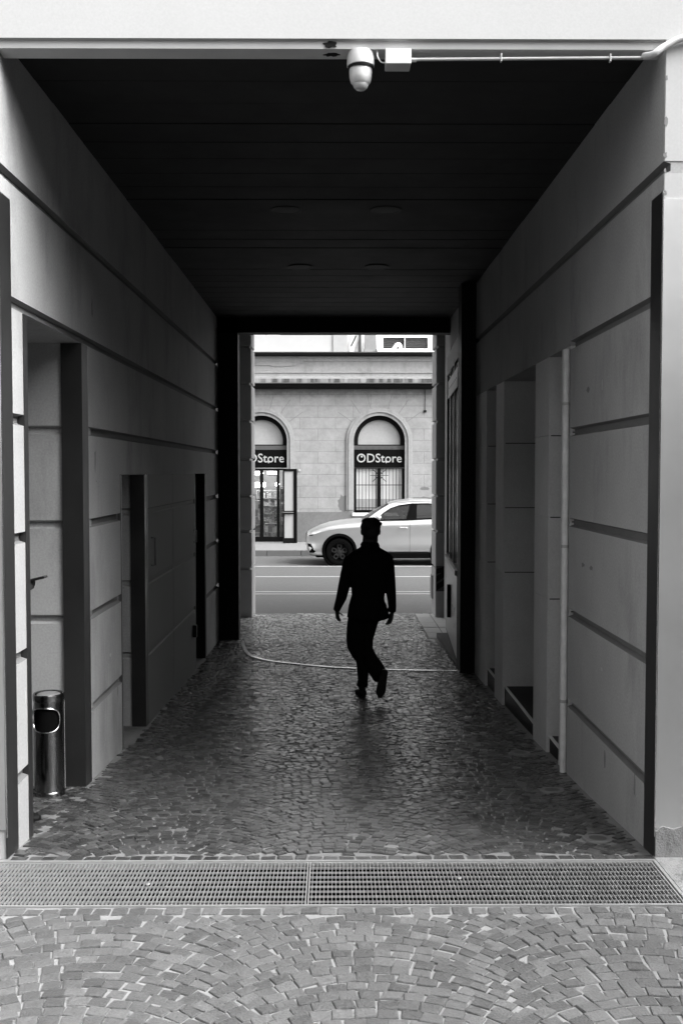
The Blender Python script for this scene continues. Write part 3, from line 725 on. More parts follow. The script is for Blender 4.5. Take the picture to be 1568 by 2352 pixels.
# body (one continuous surface under the clothes)
mb = MB(); sc_ = lambda L_, f: [p[:3] + (p[3]*f, p[4]*f) for p in L_]
for L_ in (torso, la, ra, ll, rl): mb.tube(sc_(L_, .8), 0, 16)
hx, hz = Z(595, 306); 
mb.tube([(Z(590, 520)[0], -.01, Z(590, 520)[1], .058, .06), (hx-.004, 0, hz-.10, .080, .076), (hx, .005, hz-.04, .078, .074)], 0, 16)
head(mb, (hx, .015, hz), .25, 1.14)
hand(mb, (Z(202, 1240)[0], .06, Z(202, 1240)[1]), (.16, .18, -1), (.55, .8, 0), (1, -.4, 0), .28, .80)
hand(mb, (Z(850, 1262)[0], .06, Z(850, 1262)[1]), (-.22, .12, -1), (-.5, .85, 0), (-1, -.4, 0), .32, .95)
remesh(mb, 'body', 'skin', wk, .0065, 2)
mb = MB(); mb.tube(torso, 0, 28); mb.tube(la, 0, 18); mb.tube(ra, 0, 18)
mb.tube([ring(720, 1150, 55, 0, .10), ring(735, 1240, 68, 0, .11), ring(738, 1318, 74, 0, .11)], 0, 16)   # skirt of the jacket swings out
mb.tube([ring(590, 428, 92, 0, .084), ring(588, 470, 116, 0, .094)], 0, 20)
remesh(mb, 'jacket', 'cloth', wk, .008, 2)
mb = MB(); mb.tube(ll, 0, 20); mb.tube(rl, 0, 20); mb.tube([ring(535, 1200, 180, 0, .11), ring(528, 1340, 190, 0, .12)], 0, 20)
remesh(mb, 'trousers', 'trouser', wk, .008, 2)
shoe(wk, (Z(498, 2128)[0], -.03, .096), (-.2, 1, -.02), (0, 0, 1))
shoe(wk, (Z(728, 1925)[0], -.29, Z(0, 1925)[1]), (-.20, -.10, -1), (0, 1, -.1))
mb = MB(); mb.ell((hx, .0, hz+.046), .104, .116, .086, 24, 12); mb.ell((hx-.045, -.01, hz+.098), .05, .07, .036, 14, 8); mb.ell((hx+.035, .0, hz+.10), .06, .07, .036, 14, 8); mb.ell((hx+.092, .01, hz+.075), .03, .04, .022, 12, 8); mb.ell((hx, -.045, hz-.005), .090, .075, .085, 20, 10)
for k in range(26):
    a = random.uniform(0, 6.28); b = random.uniform(.3, 1.1)
    mb.ell((hx+.09*math.cos(a)*math.cos(b), .10*math.sin(a)*math.cos(b), hz+.055+.088*math.sin(b)), .014, .014, .012, 8, 5)
remesh(mb, 'hair', 'hair', wk, .006, 1)

# person with a phone, mostly hidden in the left recess
pp = empty('person', (-2.09, 5.86, fz(5.86)), 'person hidden in the left recess, only hand with phone and shoe tip showing', 'person', rz=R(-90))
def stand(root, bodym, jacket, trous, hands, H=1.0):
    T = [(0, 0, 1.46, .06, .06), (0, -.005, 1.43, .13, .085), (0, -.01, 1.38, .19, .11), (0, -.01, 1.25, .19, .12), (0, 0, 1.08, .165, .115), (0, 0, .95, .175, .12), (0, 0, .86, .18, .125)]
    LL = lambda q: [(q*.09, 0, .92, .092, .10), (q*.10, .01, .70, .082, .088), (q*.105, .015, .50, .064, .068), (q*.11, -.005, .30, .058, .062), (q*.115, -.02, .10, .048, .052)]
    arms = hands
    mb = MB(); mb.tube(sc_(T, .85), 0, 16)
    for q in (-1, 1): mb.tube(sc_(LL(q), .8), 0, 14)
    mb.tube([(0, 0, 1.42, .055, .055), (0, .01, 1.56, .055, .058)], 0, 14); head(mb, (0, .03, 1.62))
    for A, hd in arms: mb.tube(sc_(A, .8), 0, 12); hand(mb, *hd)
    remesh(mb, 'body', bodym, root, .008, 2)
    mb = MB(); mb.tube(T, 0, 22)
    for A, hd in arms: mb.tube(A, 0, 14)
    remesh(mb, 'jacket', jacket, root, .009, 2)
    mb = MB()
    for q in (-1, 1): mb.tube(LL(q), 0, 16)
    mb.tube([(0, 0, .96, .165, .11), (0, 0, .84, .17, .115)], 0, 20); remesh(mb, 'trousers', trous, root, .009, 2)
    for q in (-1, 1): shoe(root, (q*.115, -.01 if q < 0 else .16, .095), (q*.12, 1, 0), (0, 0, 1))
    mb = MB(); mb.ell((0, .008, 1.675), .085, .103, .085, 20, 10); mb.ell((0, -.03, 1.63), .08, .07, .08, 16, 8); remesh(mb, 'hair', 'hair', root, .007, 1)
armR = [(.19, 0, 1.38, .055, .055), (.22, -.02, 1.22, .05, .05), (.22, -.01, 1.12, .045, .045), (.16, .12, 1.24, .038, .038), (.05, .20, 1.355, .03, .03)]
armL = [(-.19, 0, 1.38, .055, .055), (-.22, -.01, 1.25, .05, .05), (-.235, -.01, 1.1, .044, .044), (-.24, .01, .98, .038, .038), (-.24, .04, .86, .03, .03)]
stand(pp, 'skin', 'cloth', 'trouser', [(armR, ((.04, .212, 1.362), (-.25, 1, .25), (0, .2, 1), (-1, 0, 0), .55, .85)), (armL, ((-.24, .045, .845), (0, .1, -1), (0, 1, .1), (1, 0, 0), .35, .85))])
ph = empty('smartphone', (-1.80, 5.86, 1.325), 'dark smartphone held out of the left recess', 'phone')
ph.rotation_euler = (0, R(-14), 0)
MB().box(-.07, .085, -.036, .036, -.007, .007).build('case', 'screenblack', ph, bevel=.004)
MB().box(-.066, .081, -.033, .033, .0071, .0082).build('screen', 'void', ph)

# ------------------------------------------------------------------ road markings and painted lit strip
mb = MB()
def rl_(x0, x1, y, w_): mb.box(x0, x1, y-w_/2, y+w_/2, -.5, -.4955)
y_ = lambda py: (lambda r: (CZ+.5)/-r[2]*r[1])(ray(784, py))
rl_(-12, 12, y_(1301), .17)
rl_(-3.0, 3.2, y_(1324.5), .15)
rl_(-12, 12, y_(1359.3), .10); rl_(-12, 12, y_(1364.5), .10)
rl_(.8, 12, y_(1286.5), .55)  # lit road seen under the car, painted as a pale band
struct('road_markings_and_lit_strip', mb, 'line')
YK, YF, ZS = y_(1277.5), 32.2, -.33
mb = MB(); mb.box(-40, 40, YK+.16, YF+4, -.6, ZS); struct('far_pavement', mb, 'sidewalk')
mb = MB()
x = -14
while x < 14: mb.box(x, x+.99, YK, YK+.156, -.6, ZS+.003); x += 1.0
struct('far_kerb', mb, 'kerb', bevel=.012)

# ------------------------------------------------------------------ facade of the shop building
SB = empty('shop_building', (0, YF, ZS), 'pale stone shop building with arched openings across the street', 'building')
def sb(mb, name, m, parent=None, **k):
    o = mb.build(name, m, parent or SB, **k)
    if parent is None: o.location = (0, -YF, -ZS)
    return o
def fx(px): return at(px, 1080, YF).x
def fzz(py): return at(784, py, YF).z
sc1 = YF/2270
arches = []
for cx_px in (600.6, 870.8):
    arches.append((fx(cx_px), fzz(1013)))
def opening(cx, cz, r, zb): return [(cx-r, zb)] + arc(cx, cz, r, 180, 0, 28) + [(cx+r, zb)]
ro = 58.5*sc1
zsill = fzz(1178)
holes = []
o1 = opening(arches[0][0], arches[0][1], ro, ZS-.05); o2 = opening(arches[1][0], arches[1][1], ro, zsill)
zt_ = fzz(893)
# outer polygon with the door cut from below
outer = [(-9, ZS-.05)] + o1 + [(9, ZS-.05), (9, zt_), (-9, zt_)]
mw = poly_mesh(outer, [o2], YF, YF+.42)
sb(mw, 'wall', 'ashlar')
# plinth
zp = fzz(1176)
mb = MB()
mb.box(arches[0][0]+ro+.18, arches[1][0]-ro-.0, YF-.02, YF, ZS-.05, zp).box(arches[1][0]-ro, arches[1][0]+ro, YF-.02, YF, ZS-.05, zsill-.16).box(arches[1][0]+ro, 9, YF-.02, YF, ZS-.05, zp).box(-9, arches[0][0]-ro-.18, YF-.02, YF, ZS-.05, zp)
sb(mb, 'plinth', 'plinth')
# arch mouldings
for k, (cx, cz) in enumerate(arches):
    zb = zsill + .1 if k else ZS
    for (ra_, rb_, d) in ((ro, ro+.10, .035), (ro+.105, ro+.17, .075), (ro+.175, ro+.245, .045)):
        a_ = [(cx-rb_, zb)] + arc(cx, cz, rb_, 180, 0, 36) + [(cx+rb_, zb)] + [(cx+ra_, zb)] + arc(cx, cz, ra_, 0, 180, 36) + [(cx-ra_, zb)]
        sb(poly_mesh(a_, [], YF-d, YF+.01), 'arch_moulding', 'trim_stone')
    # voussoir joints of the arch
    mb = MB()
    for a in (35, 55, 75, 105, 125, 145):
        c_, s_ = math.cos(R(a)), math.sin(R(a)); r0, r1 = ro+.26, ro+.26+.55
        n_ = (-s_*.006, c_*.006)
        mb = MB(); mb.prism([(cx+c_*r0+n_[0], cz+s_*r0+n_[1]), (cx+c_*r1+n_[0], cz+s_*r1+n_[1]), (cx+c_*r1-n_[0], cz+s_*r1-n_[1]), (cx+c_*r0-n_[0], cz+s_*r0-n_[1])], YF-.003, YF+.005)
        sb(mb, 'voussoir_joint', 'patch')
# peeled patches
def blob(cx, cz, w_, h_, y, name='peeled_patch', m='patch', par=None, seed=1):
    rnd = random.Random(seed); n = 22; pts = []
    for k in range(n):
        a = 2*math.pi*k/n; q = rnd.uniform(.75, 1.12); pts.append((cx + w_*q*math.cos(a), cz + h_*q*math.sin(a)))
    return sb(poly_mesh(pts, [], y, y+.006), name, m)
blob(fx(788), fzz(1156), .17, .30, YF-.004, seed=3); blob(fx(968), fzz(1150), .35, .13, YF-.004, seed=5); blob(fx(975), fzz(1122), .16, .06, YF-.004, seed=9)
blob(fx(640), fzz(835), .9, .10, YF-.134, m='trim_stone', seed=11)
# cornices : profile in (y,z), extruded along X
def cz_prof(pts, name, m, x0=-9, x1=9):
    mb = MB(); mb.prism([(YF-d, fzz(p)) for d, p in pts] + [(YF+.4, fzz(pts[-1][1])), (YF+.4, fzz(pts[0][1]))], x0, x1, 'x'); return sb(mb, name, m)
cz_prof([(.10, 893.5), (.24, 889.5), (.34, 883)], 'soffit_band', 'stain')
cz_prof([(.42, 883), (.44, 882), (.44, 872), (.36, 871), (.36, 868.5), (.16, 866)], 'lower_cornice', 'trim_stone')
cz_prof([(.13, 866), (.13, 858.5), (.16, 857.5), (.16, 856), (.11, 855), (.11, 832), (.14, 830.5), (.14, 825), (.19, 823.5), (.19, 820)], 'frieze', 'trim_stone')
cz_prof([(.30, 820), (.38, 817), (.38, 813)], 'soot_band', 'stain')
cz_prof([(.40, 813), (.42, 811.5), (.30, 811)], 'upper_cornice', 'trim_stone')
# drip stains on the lower cornice face
def streak_mat():
    m = bpy.data.materials.new('soot_streaks'); m.use_nodes = True; n = m.node_tree.nodes; l = m.node_tree.links; b = n['Principled BSDF']; b.inputs['Roughness'].default_value = .9
    tc = n.new('ShaderNodeTexCoord'); mp = n.new('ShaderNodeMapping'); mp.inputs['Scale'].default_value = (3, 1, .5); t = n.new('ShaderNodeTexNoise'); t.inputs['Scale'].default_value = 1.6; t.inputs['Detail'].default_value = 8
    r_ = n.new('ShaderNodeValToRGB'); r_.color_ramp.elements[0].position = .42; r_.color_ramp.elements[0].color = (.05, .05, .05, 1); r_.color_ramp.elements[1].position = .62; r_.color_ramp.elements[1].color = (.22, .22, .22, 1)
    l.new(tc.outputs['Object'], mp.inputs[0]); l.new(mp.outputs[0], t.inputs[0]); l.new(t.outputs['Fac'], r_.inputs[0]); l.new(r_.outputs[0], b.inputs['Base Color']); return m
sb(MB().box(-9, 9, YF-.4435, YF-.43, fzz(881.5), fzz(872.5)), 'soot_streaks', streak_mat())
# small hanging wire
mb = MB(); mb.tube([(fx(975), YF-.03, fzz(895)), (fx(975), YF-.03, fzz(942))], .008, 6).box(fx(972), fx(978), YF-.05, YF, fzz(947), fzz(942)); sb(mb, 'wire_stub', 'stain')
for px_, py_ in ((940, 1076), (688, 1080)): 
    mb = MB(); mb.lathe([(.035, -.05), (.035, 0)], (fx(px_), YF, fzz(py_)), 'y', 16); sb(mb, 'wall_fitting', 'grey_plastic')
# --- openings
def arch_panel(cx, cz, r, zb, y0, y1): return poly_mesh([(cx-r, zb)] + arc(cx, cz, r, 180, 0, 28) + [(cx+r, zb)], [], y0, y1)
for k, (cx, cz) in enumerate(arches):
    ztb = fzz(1023)
    wd = empty('x', (0, 0, 0), None, None) if 0 else None
    rin = ro-.14
    fr = poly_mesh([(cx-ro, ztb)] + arc(cx, cz, ro, 180, 0, 28) + [(cx+ro, ztb)], [[(cx-rin, ztb+.03)] + arc(cx, cz, rin, 180, 0, 28) + [(cx+rin, ztb+.03)]], YF+.12, YF+.30)
    f_ = sb(fr, 'fanlight', 'frame_dark')
    o = arch_panel(cx, cz, rin, ztb+.02, YF+.2, YF+.22).build('pane', 'panel', f_)
    mb = MB(); 
    zb0, zb1 = fzz(1033), ztb-.004
    if k:
        n = 8
        for i in range(n): mb.box(cx-ro+2*ro*i/n+.008, cx-ro+2*ro*(i+1)/n-.008, YF+.10, YF+.3, zb0+.01, zb1)
        mb.box(cx-ro, cx+ro, YF+.12, YF+.3, zb0, zb1-.01)
    else: mb.box(cx-ro, cx+ro, YF+.10, YF+.3, zb0, zb1)
    sb(mb, 'transom', 'brick')
# barred window
cx, cz = arches[1]
wz1, wz0 = fzz(1075), zsill
def rect(x0, z0, x1, z1): return [(x0, z0), (x1, z0), (x1, z1), (x0, z1)]
fo = rect(cx-ro, wz0, cx+ro, wz1)
ax0, ax1, ax2, ax3 = cx-ro+.085, cx-.055, cx+.055, cx+ro-.085
wf = sb(poly_mesh(fo, [rect(ax0, wz0+.09, ax1, wz1-.02), rect(ax2, wz0+.09, ax3, wz1-.02)], YF+.14, YF+.28), 'window', 'frame_dark')
for a, b in ((ax0, ax1), (ax2, ax3)): MB().box(a, b, YF+.2, YF+.22, wz0+.09, wz1-.02).build('pane', 'bright_panel', wf)
for a, b in ((ax0, ax1), (ax2, ax3)): MB().box(a, b, YF+.195, YF+.199, wz0+.09, wz0+.45).build('lower_reflection_tone', 'panel', wf)  # greyer lower panes: the fading reflection put into the colour
mb = MB(); n = 14
for i in range(1, n):
    x = cx-ro+.06+(2*ro-.12)*i/n; mb.tube([(x, YF+.06, wz0+.03), (x, YF+.06, wz1-.02)], .0085, 6)
for z in (wz0+.16, fzz(1114)): mb.box(cx-ro+.03, cx+ro-.03, YF+.05, YF+.07, z-.012, z+.012)
zc_ = fzz(1092)
for a in (45, 135): 
    c_, s_ = math.cos(R(a)), math.sin(R(a)); mb.tube([(cx-c_*.33, YF+.055, zc_-s_*.3), (cx+c_*.33, YF+.055, zc_+s_*.3)], .010, 6)
mb.tube([(cx-.3, YF+.055, zc_), (cx+.3, YF+.055, zc_)], .01, 6); mb.tube([(cx, YF+.055, zc_-.25), (cx, YF+.055, zc_+.25)], .01, 6)
rr_ = [(cx+.11*math.cos(t*math.pi/12), YF+.055, zc_+.11*math.sin(t*math.pi/12)) for t in range(25)]; mb.tube(rr_, .008, 6, cap=False)
mb.build('grille', 'frame_dark', wf)
mb = MB(); mb.box(cx-ro-.05, cx+ro+.05, YF-.07, YF+.2, zsill-.10, zsill); sb(mb, 'window_sill', 'terrace_white', bevel=.01)
mb = MB()
for i in range(3): mb.box(cx-ro, cx+ro, YF-.03+.01*i, YF+.1, zsill-.42+.1*i, zsill-.34+.1*i)
sb(mb, 'apron_panel', 'plinth')
# shop entrance
cx, cz = arches[0]
dz1 = fzz(1076); dz0 = ZS
fr = poly_mesh(rect(cx-ro, dz0, cx+ro, dz1), [rect(fx(545), dz0+.16, fx(560)-.0, dz1-.06), rect(fx(563), dz0+.16, fx(596), dz1-.06), rect(fx(604), dz0+.16, fx(635)-.0, dz1-.06), rect(fx(641), dz0+.16, fx(652), dz1-.06)], YF+.12, YF+.2)
ent = sb(fr, 'entrance', 'frame_dark')
MB().box(fx(546), fx(653), YF+.15, YF+.156, dz0+.14, dz1-.05).build('pane', mat('clear_pane', .05, .03, alpha=.12, spec=.4), ent)
# inner room
mb = MB(); mb.box(cx-2.2, cx+2.2, YF+3.6, YF+3.7, ZS, 3.3).box(cx-2.3, cx-2.2, YF+.42, YF+3.7, ZS, 3.3).box(cx+2.2, cx+2.3, YF+.42, YF+3.7, ZS, 3.3).box(cx-2.2, cx+2.2, YF+.43, YF+3.6, dz1+.5, dz1+.6)
sb(mb, 'inner_wall', 'shopwall')
# the open door leaf
lx0, lx1 = fx(651.5), fx(679.5)
dl = empty('door_leaf', (0, 0, 0), None, None); dl.parent = SB; dl.location = (0, -YF, -ZS)
bpy.data.objects.remove(dl)
lz0, lz1 = ZS+.01, fzz(1077); zm = fzz(1175)
leaf = sb(poly_mesh(rect(lx0, lz0, lx1, lz1), [rect(lx0+.05, zm+.05, lx1-.05, lz1-.08), rect(lx0+.05, lz0+.16, lx1-.05, zm-.06)], YF-.62, YF-.57), 'door_leaf', 'frame_dark')
MB().box(lx0+.05, lx1-.05, YF-.60, YF-.59, zm+.05, lz1-.08).build('upper_pane', 'leaf_glass', leaf)
MB().box(lx0+.05, lx1-.05, YF-.60, YF-.59, lz0+.16, zm-.06).build('lower_pane', 'leaf_glass', leaf)
MB().tube([(lx0+.01, YF-.63, zm), (lx0+.01, YF-.69, zm), (lx1-.06, YF-.69, zm), (lx1-.06, YF-.63, zm)], .02, 8, ref=(0,0,1)).build('push_bar', 'brushed', leaf)
MB().box(lx1-.03, lx1+.06, YF-.62, YF-.57, lz0, lz1).build('outer_stile', 'frame_dark', leaf)
# shop goods
def shelf(x0, x1, z0, z1, y, rows, label, nm='goods_shelf'):
    e = empty(nm, ((x0+x1)/2, y, z0), label, 'shelf', 'shelves of goods inside the shop')
    h = (x1-x0)/2; fr_ = MB(); g_ = MB(); rnd = random.Random(int(x0*100))
    for r_ in range(rows+1): zz = (z1-z0)*r_/rows; fr_.box(-h, h, 0, .35, zz-.015, zz)
    fr_.box(-h-.02, -h, 0, .35, 0, z1-z0).box(h, h+.02, 0, .35, 0, z1-z0)
    for r_ in range(rows):
        zz = (z1-z0)*r_/rows; hh = (z1-z0)/rows; x = -h+.01
        while x < h-.08:
            w_ = rnd.uniform(.05, .12); g_.box(x, x+w_*.92, .02+rnd.uniform(0, .04), .3, zz+.001, zz+hh*rnd.uniform(.4, .85)); x += w_
    fr_.build('frame', 'crate', e); g_.build('goods', 'goods', e)
shelf(fx(563), fx(598), ZS+.0, fzz(1152), YF+.9, 5, 'tall shelf of small goods inside the shop, left of the mullion')
shelf(fx(605), fx(632), ZS+.0, fzz(1205), YF+.7, 2, 'low white crate rack inside the shop doorway')
shelf(fx(640), fx(660), ZS+.0, fzz(1120), YF+1.2, 7, 'narrow shelf of goods beside the open shop door')
shelf(fx(575), fx(640), ZS+.0, fzz(1130), YF+2.8, 6, 'wide shelf of goods at the back of the shop')
pl = empty('leafy_bouquet', (fx(620), YF+.8, fzz(1204)), 'pale bushy bouquet standing on the crate rack in the shop', 'bouquet')
mb = MB(); rnd = random.Random(5)
for k in range(120):
    a = rnd.uniform(0, 6.28); q = rnd.uniform(0, .2); mb.ell((q*math.cos(a), .1*math.sin(a), .12+rnd.uniform(0, .45)), rnd.uniform(.012, .035), .02, rnd.uniform(.012, .03), 6, 4)
mb.build('leaves', 'goods', pl); MB().lathe([(.09, 0), (.11, .14)], n=16).build('pot', 'crate', pl)
def lampthing(x0, x1, z0, z1, y, label):
    e = empty('shop_lamp', ((x0+x1)/2, y, z0), label, 'lamp', 'glowing lamps in the shop')
    MB().box(-(x1-x0)/2, (x1-x0)/2, 0, .2, .03, z1-z0).build('diffuser', 'lamp', e, bevel=.04)
    MB().box(-(x1-x0)/2*.7, (x1-x0)/2*.7, .02, .18, 0, .028).build('lamp_body', 'frame_dark', e)
lampthing(fx(606), fx(632), fzz(1092), fzz(1083), YF+1.5, 'glowing panel lamp above the shop doorway, right of the mullion')
lampthing(fx(570), fx(597), fzz(1093), fzz(1083), YF+1.5, 'glowing panel lamp above the shop doorway, left of the mullion')
lampthing(fx(570), fx(597), fzz(1124), fzz(1110), YF+2.4, 'lower glowing lamp at the left in the shop')
lampthing(fx(622), fx(632), fzz(1121), fzz(1110), YF+2.4, 'small lower glowing lamp at the right in the shop')
lampthing(fx(643), fx(652), fzz(1112), fzz(1081), YF+2.0, 'tall narrow glowing lamp beside the open shop door')
# signs
def sign(k, label):
    cx = arches[k][0]; z0, z1 = fzz(1074.5), fzz(1033)
    e = empty('shop_sign', (cx, YF+.08, z0), label, 'sign', 'ODStore signs over the arched openings')
    MB().box(-ro+.002, ro-.002, 0, .19, 0, z1-z0).build('panel', 'sign', e)
    cu = bpy.data.curves.new('letters', 'FONT'); cu.body = 'ODStore'; cu.size = 1; cu.extrude = .03; cu.offset = .006; cu.resolution_u = 3; cu.space_character = 1.02
    t = bpy.data.objects.new('letters_tmp', cu); col.objects.link(t)
    bpy.context.view_layer.update(); dg = bpy.context.evaluated_depsgraph_get(); me = bpy.data.meshes.new_from_object(t.evaluated_get(dg)); bpy.data.objects.remove(t)
    xs = [v.co.x for v in me.vertices]; ys = [v.co.y for v in me.vertices]
    W_ = 103*sc1; Hh = 20.5*sc1; sx = W_/(max(xs)-min(xs)); sy = Hh/(max(ys)-min(ys)); mx = (max(xs)+min(xs))/2; zc = fzz(1052)-z0
    my = (max(ys)+min(ys))/2
    for v in me.vertices: x, y, z = v.co; v.co = ((x-mx)*sx, -.002-(z+.03)*.35, zc+(y-my)*sy)
    me.materials.clear(); me.materials.append(M['letter']); o = bpy.data.objects.new('letters', me); col.objects.link(o); o.parent = e
    bm = bmesh.new(); bm.from_mesh(me); bmesh.ops.recalc_face_normals(bm, faces=bm.faces); bm.to_mesh(me); bm.free()
    xo = W_*(.655-.5)
    mb = MB(); mb.prism([(xo-.045, zc-.09), (xo+.045, zc-.09), (xo, zc-.185)], -.025, -.001); mb.lathe([(.035, -.025), (.035, -.001)], (-W_/2+.16, 0, zc+.05), 'y', 14)
    mb.build('letter_mark', 'letter', e)
sign(0, 'black ODStore sign over the open shop door')
sign(1, 'black ODStore sign over the barred window')
# upper terrace storey
zc0 = fzz(811)
mb = MB(); mb.box(-9, 9, YF+.3, YF+6, zc0-.6, zc0-.01)
sb(mb, 'terrace_slab', 'trim_stone')
mb = MB(); mb.box(-9, fx(795), YF+3.0, YF+3.3, zc0, 9).box(fx(795), 9, YF+1.0, YF+1.3, zc0, 9)
sb(mb, 'upper_wall', 'terrace_white')
ts = empty('terrace_screen', (fx(690), YF+.1, zc0), 'pale fabric screen with posts along the terrace edge', 'screen')
def tsx(px): return fx(px)-fx(690)
MB().box(tsx(520), tsx(786), -.01, .01, .01, fzz(769)-zc0).build('fabric', 'screen', ts)
MB().box(tsx(765), tsx(797), -.05, -.03, .01, fzz(766)-zc0).build('side_fabric', mat('side_fabric', .3, .85, var=.12, vscale=4), ts)
for px_ in (572, 612, 648, 685, 718, 752): MB().box(tsx(px_)-.02, tsx(px_)+.02, .015, .05, .0, fzz(755)-zc0).build('post', 'brushed', ts)
MB().box(tsx(644), tsx(786), .0, .06, fzz(770)-zc0, fzz(765.5)-zc0).build('top_rail', 'frame_dark', ts)
mb = MB(); mb.prism([(tsx(685), .02), (tsx(720), fzz(778)-zc0), (tsx(718), fzz(772)-zc0), (tsx(668), .02)], -.014, -.012); mb.build('fold', mat('fold_fabric', .36, .85, var=.05, vscale=4), ts)
tp_ = empty('folded_parasol', (fx(815), YF+.6, zc0), 'folded white parasol wrapped in cloth on the terrace', 'parasol')
mb = MB(); mb.tube([(-.12, 0, 0, .10, .1), (-.10, 0, .25, .15, .12), (.0, 0, .55, .17, .12), (.05, 0, 1.0, .10, .1), (.05, 0, 1.5, .05, .05)], 0, 14); mb.build('canopy', 'terrace_white', tp_, smooth=True)
MB().tube([(.16, -.02, 0), (.16, -.02, 1.4)], .05, 10).build('pole', 'pier', tp_, smooth=True)
MB().tube([(-.12, -.12, .28), (.04, -.14, .62)], .018, 8).build('strap', 'black', tp_)
mb = MB(); mb.box(fx(838), fx(863), YF+.2, YF+.6, zc0+.16, zc0+2.2); o = sb(mb, 'terrace_pier', 'pier'); MB().box(fx(836), fx(866), YF+.17, YF+.63, zc0, zc0+.16).build('pier_base', 'pier', o)
wx0, wx1 = fx(881), fx(985); wz0, wz1 = fzz(801), fzz(769)
wf = sb(poly_mesh(rect(fx(866), zc0, fx(1010), fzz(740)), [rect(wx0, wz0, wx1, wz1)], YF+.62, YF+.8), 'louvre_window', 'terrace_white')
mb = MB(); n = 7
for i in range(n):
    z = wz0+(wz1-wz0)*i/n; mb.prism([(YF+.66, z), (YF+.72, z+.05), (YF+.72, z+.06), (YF+.66, z+.01)], wx0, wx1, 'x')
mb.build('louvres', mat('louvre', .07, .6), wf); MB().box(wx0, wx1, YF+.73, YF+.74, wz0, wz1).build('dark_back', 'black', wf)
MB().box(fx(930), fx(933), YF+.6, YF+.65, wz0, wz1).build('mullion', 'pipe', wf)
wp = empty('terrace_pipe', (fx(930), YF+.15, zc0), 'white pipe with a raised elbow running along the terrace edge', 'pipe')
tx = lambda px_: fx(px_)-fx(930)
pth = [(tx(866), 0, .10), (tx(895), 0, .10), (tx(903), 0, .14), (tx(909), 0, .26), (tx(915), 0, .30), (tx(919), 0, .22), (tx(920), 0, .06)]
MB().tube([tuple(p) for p in smooth_path(pth, 5)], .065, 12, ref=(0,1,0)).build('elbow', 'terrace_white', wp, smooth=True)
MB().tube([(tx(866), .02, .09), (tx(1010), .02, .09)], .07, 12, ref=(0,1,0)).build('pipe', 'terrace_white', wp, smooth=True)

# hazard plate and stub bracket on right street pier
hz_ = empty('hazard_plate', (at(1012, 1355, 16.44).x, 16.43, at(1012, 1358, 16.44).z), 'dark striped warning plate low on the right street pier', 'warning plate')
hh = at(1012, 1300, 16.44).z - hz_.location.z; hw = .085
MB().box(-hw, hw, -.004, .012, 0, hh).build('plate', mat('plate_grey', .05, .6), hz_)
mb = MB()
for k in range(3):
    z = hh*(k+.1)/3; mb.prism([(-hw+.01, z), (-hw+.01, z+.10), (hw-.01, z+.20), (hw-.01, z+.10)] if z+.2 < hh else [(-hw+.01, z), (-hw+.01, z+.08), (hw-.01, hh-.005), (hw-.01, hh-.10)], -.0065, -.004)
mb.build('stripes', 'black', hz_)
bk = at(992, 1333, 17.0)
wb = empty('wall_bracket', (bk.x, 17.0, bk.z), 'narrow grey plate box fixed on the inner face of the right street pier', 'bracket')
MB().box(-.02, .02, -.15, .15, -.30, .10).build('box', 'pier', wb, bevel=.006); MB().box(.02, .06, -.05, .05, -.05, .05).build('arm', 'dark', wb)

# ------------------------------------------------------------------ car
YC = 26.75; CS = 1.0
x0_ = at(703, 1250, YC-.8).x
car = empty('parked_car', (x0_, YC, -.496), 'white sport utility car driving left across the street behind the walking man', 'car')
car.name = 'passing_car'
cs = (YC-.93)/25.7; car.scale = (cs, cs, cs)
SEC = [  # u, zbot, w, zshoulder, ztop
 (0, .46, .50, .74, .80), (.02, .38, .64, .79, .835), (.08, .27, .76, .835, .875), (.2, .24, .84, .90, .935), (.38, .24, .895, .965, 1.02), (.6, .24, .925, 1.03, 1.09), (.9, .28, .94, 1.07, 1.145),
 (1.2, .31, .945, 1.09, 1.18), (1.45, .32, .945, 1.105, 1.195), (1.8, .32, .945, 1.12, 1.15), (2.3, .32, .945, 1.135, 1.14), (2.8, .32, .945, 1.15, 1.155), (3.3, .32, .95, 1.165, 1.17),
 (3.8, .31, .95, 1.185, 1.19), (4.2, .30, .93, 1.2, 1.2), (4.5, .34, .86, 1.17, 1.17), (4.64, .40, .78, 1.12, 1.12), (4.69, .5, .66, 1.02, 1.03)]
rs = []
def lerp(a, b, t): return a+(b-a)*t
def interp(u):
    for a, b in zip(SEC, SEC[1:]):
        if u <= b[0]: t = (u-a[0])/(b[0]-a[0]); return [lerp(a[i], b[i], t) for i in range(5)]
    return list(SEC[-1])
us = [0, .02, .05, .08, .14, .2, .28] + [.38+.11*i for i in range(38)] + [4.55, 4.6, 4.64, 4.67, 4.69]
us = sorted(set(round(u, 3) for u in us if u <= 4.69))
for u in us:
    _, zb, w_, zs_, zt = interp(u)
    d = zs_-zb
    side = [(.0, zb), (w_*.80, zb), (w_*.93, zb+.03), (w_*.965, zb+.10*d/.8), (w_*.992, zb+.19*d/.8), (w_*.992, zb+.24*d/.8), (w_*.972, zb+.36*d/.8), (w_*.968, zb+.48*d/.8), (w_*.985, zb+.62*d/.8), (w_, zs_-.105*d/.8), (w_*.985, zs_-.06), (w_*.955, zs_-.02), (w_*.90, zs_),
            (w_*.72, lerp(zs_, zt, .62)), (w_*.4, lerp(zs_, zt, .92)), (0, zt)]
    ring_ = [(u, -y, z) for y, z in side] + [(u, y, z) for y, z in side[-2:0:-1]]
    rs.append(ring_)
mb = MB().rings(rs)
body = mb.build('body', 'paint', car, smooth=True)
WX = (.868, 3.69); WR = .355
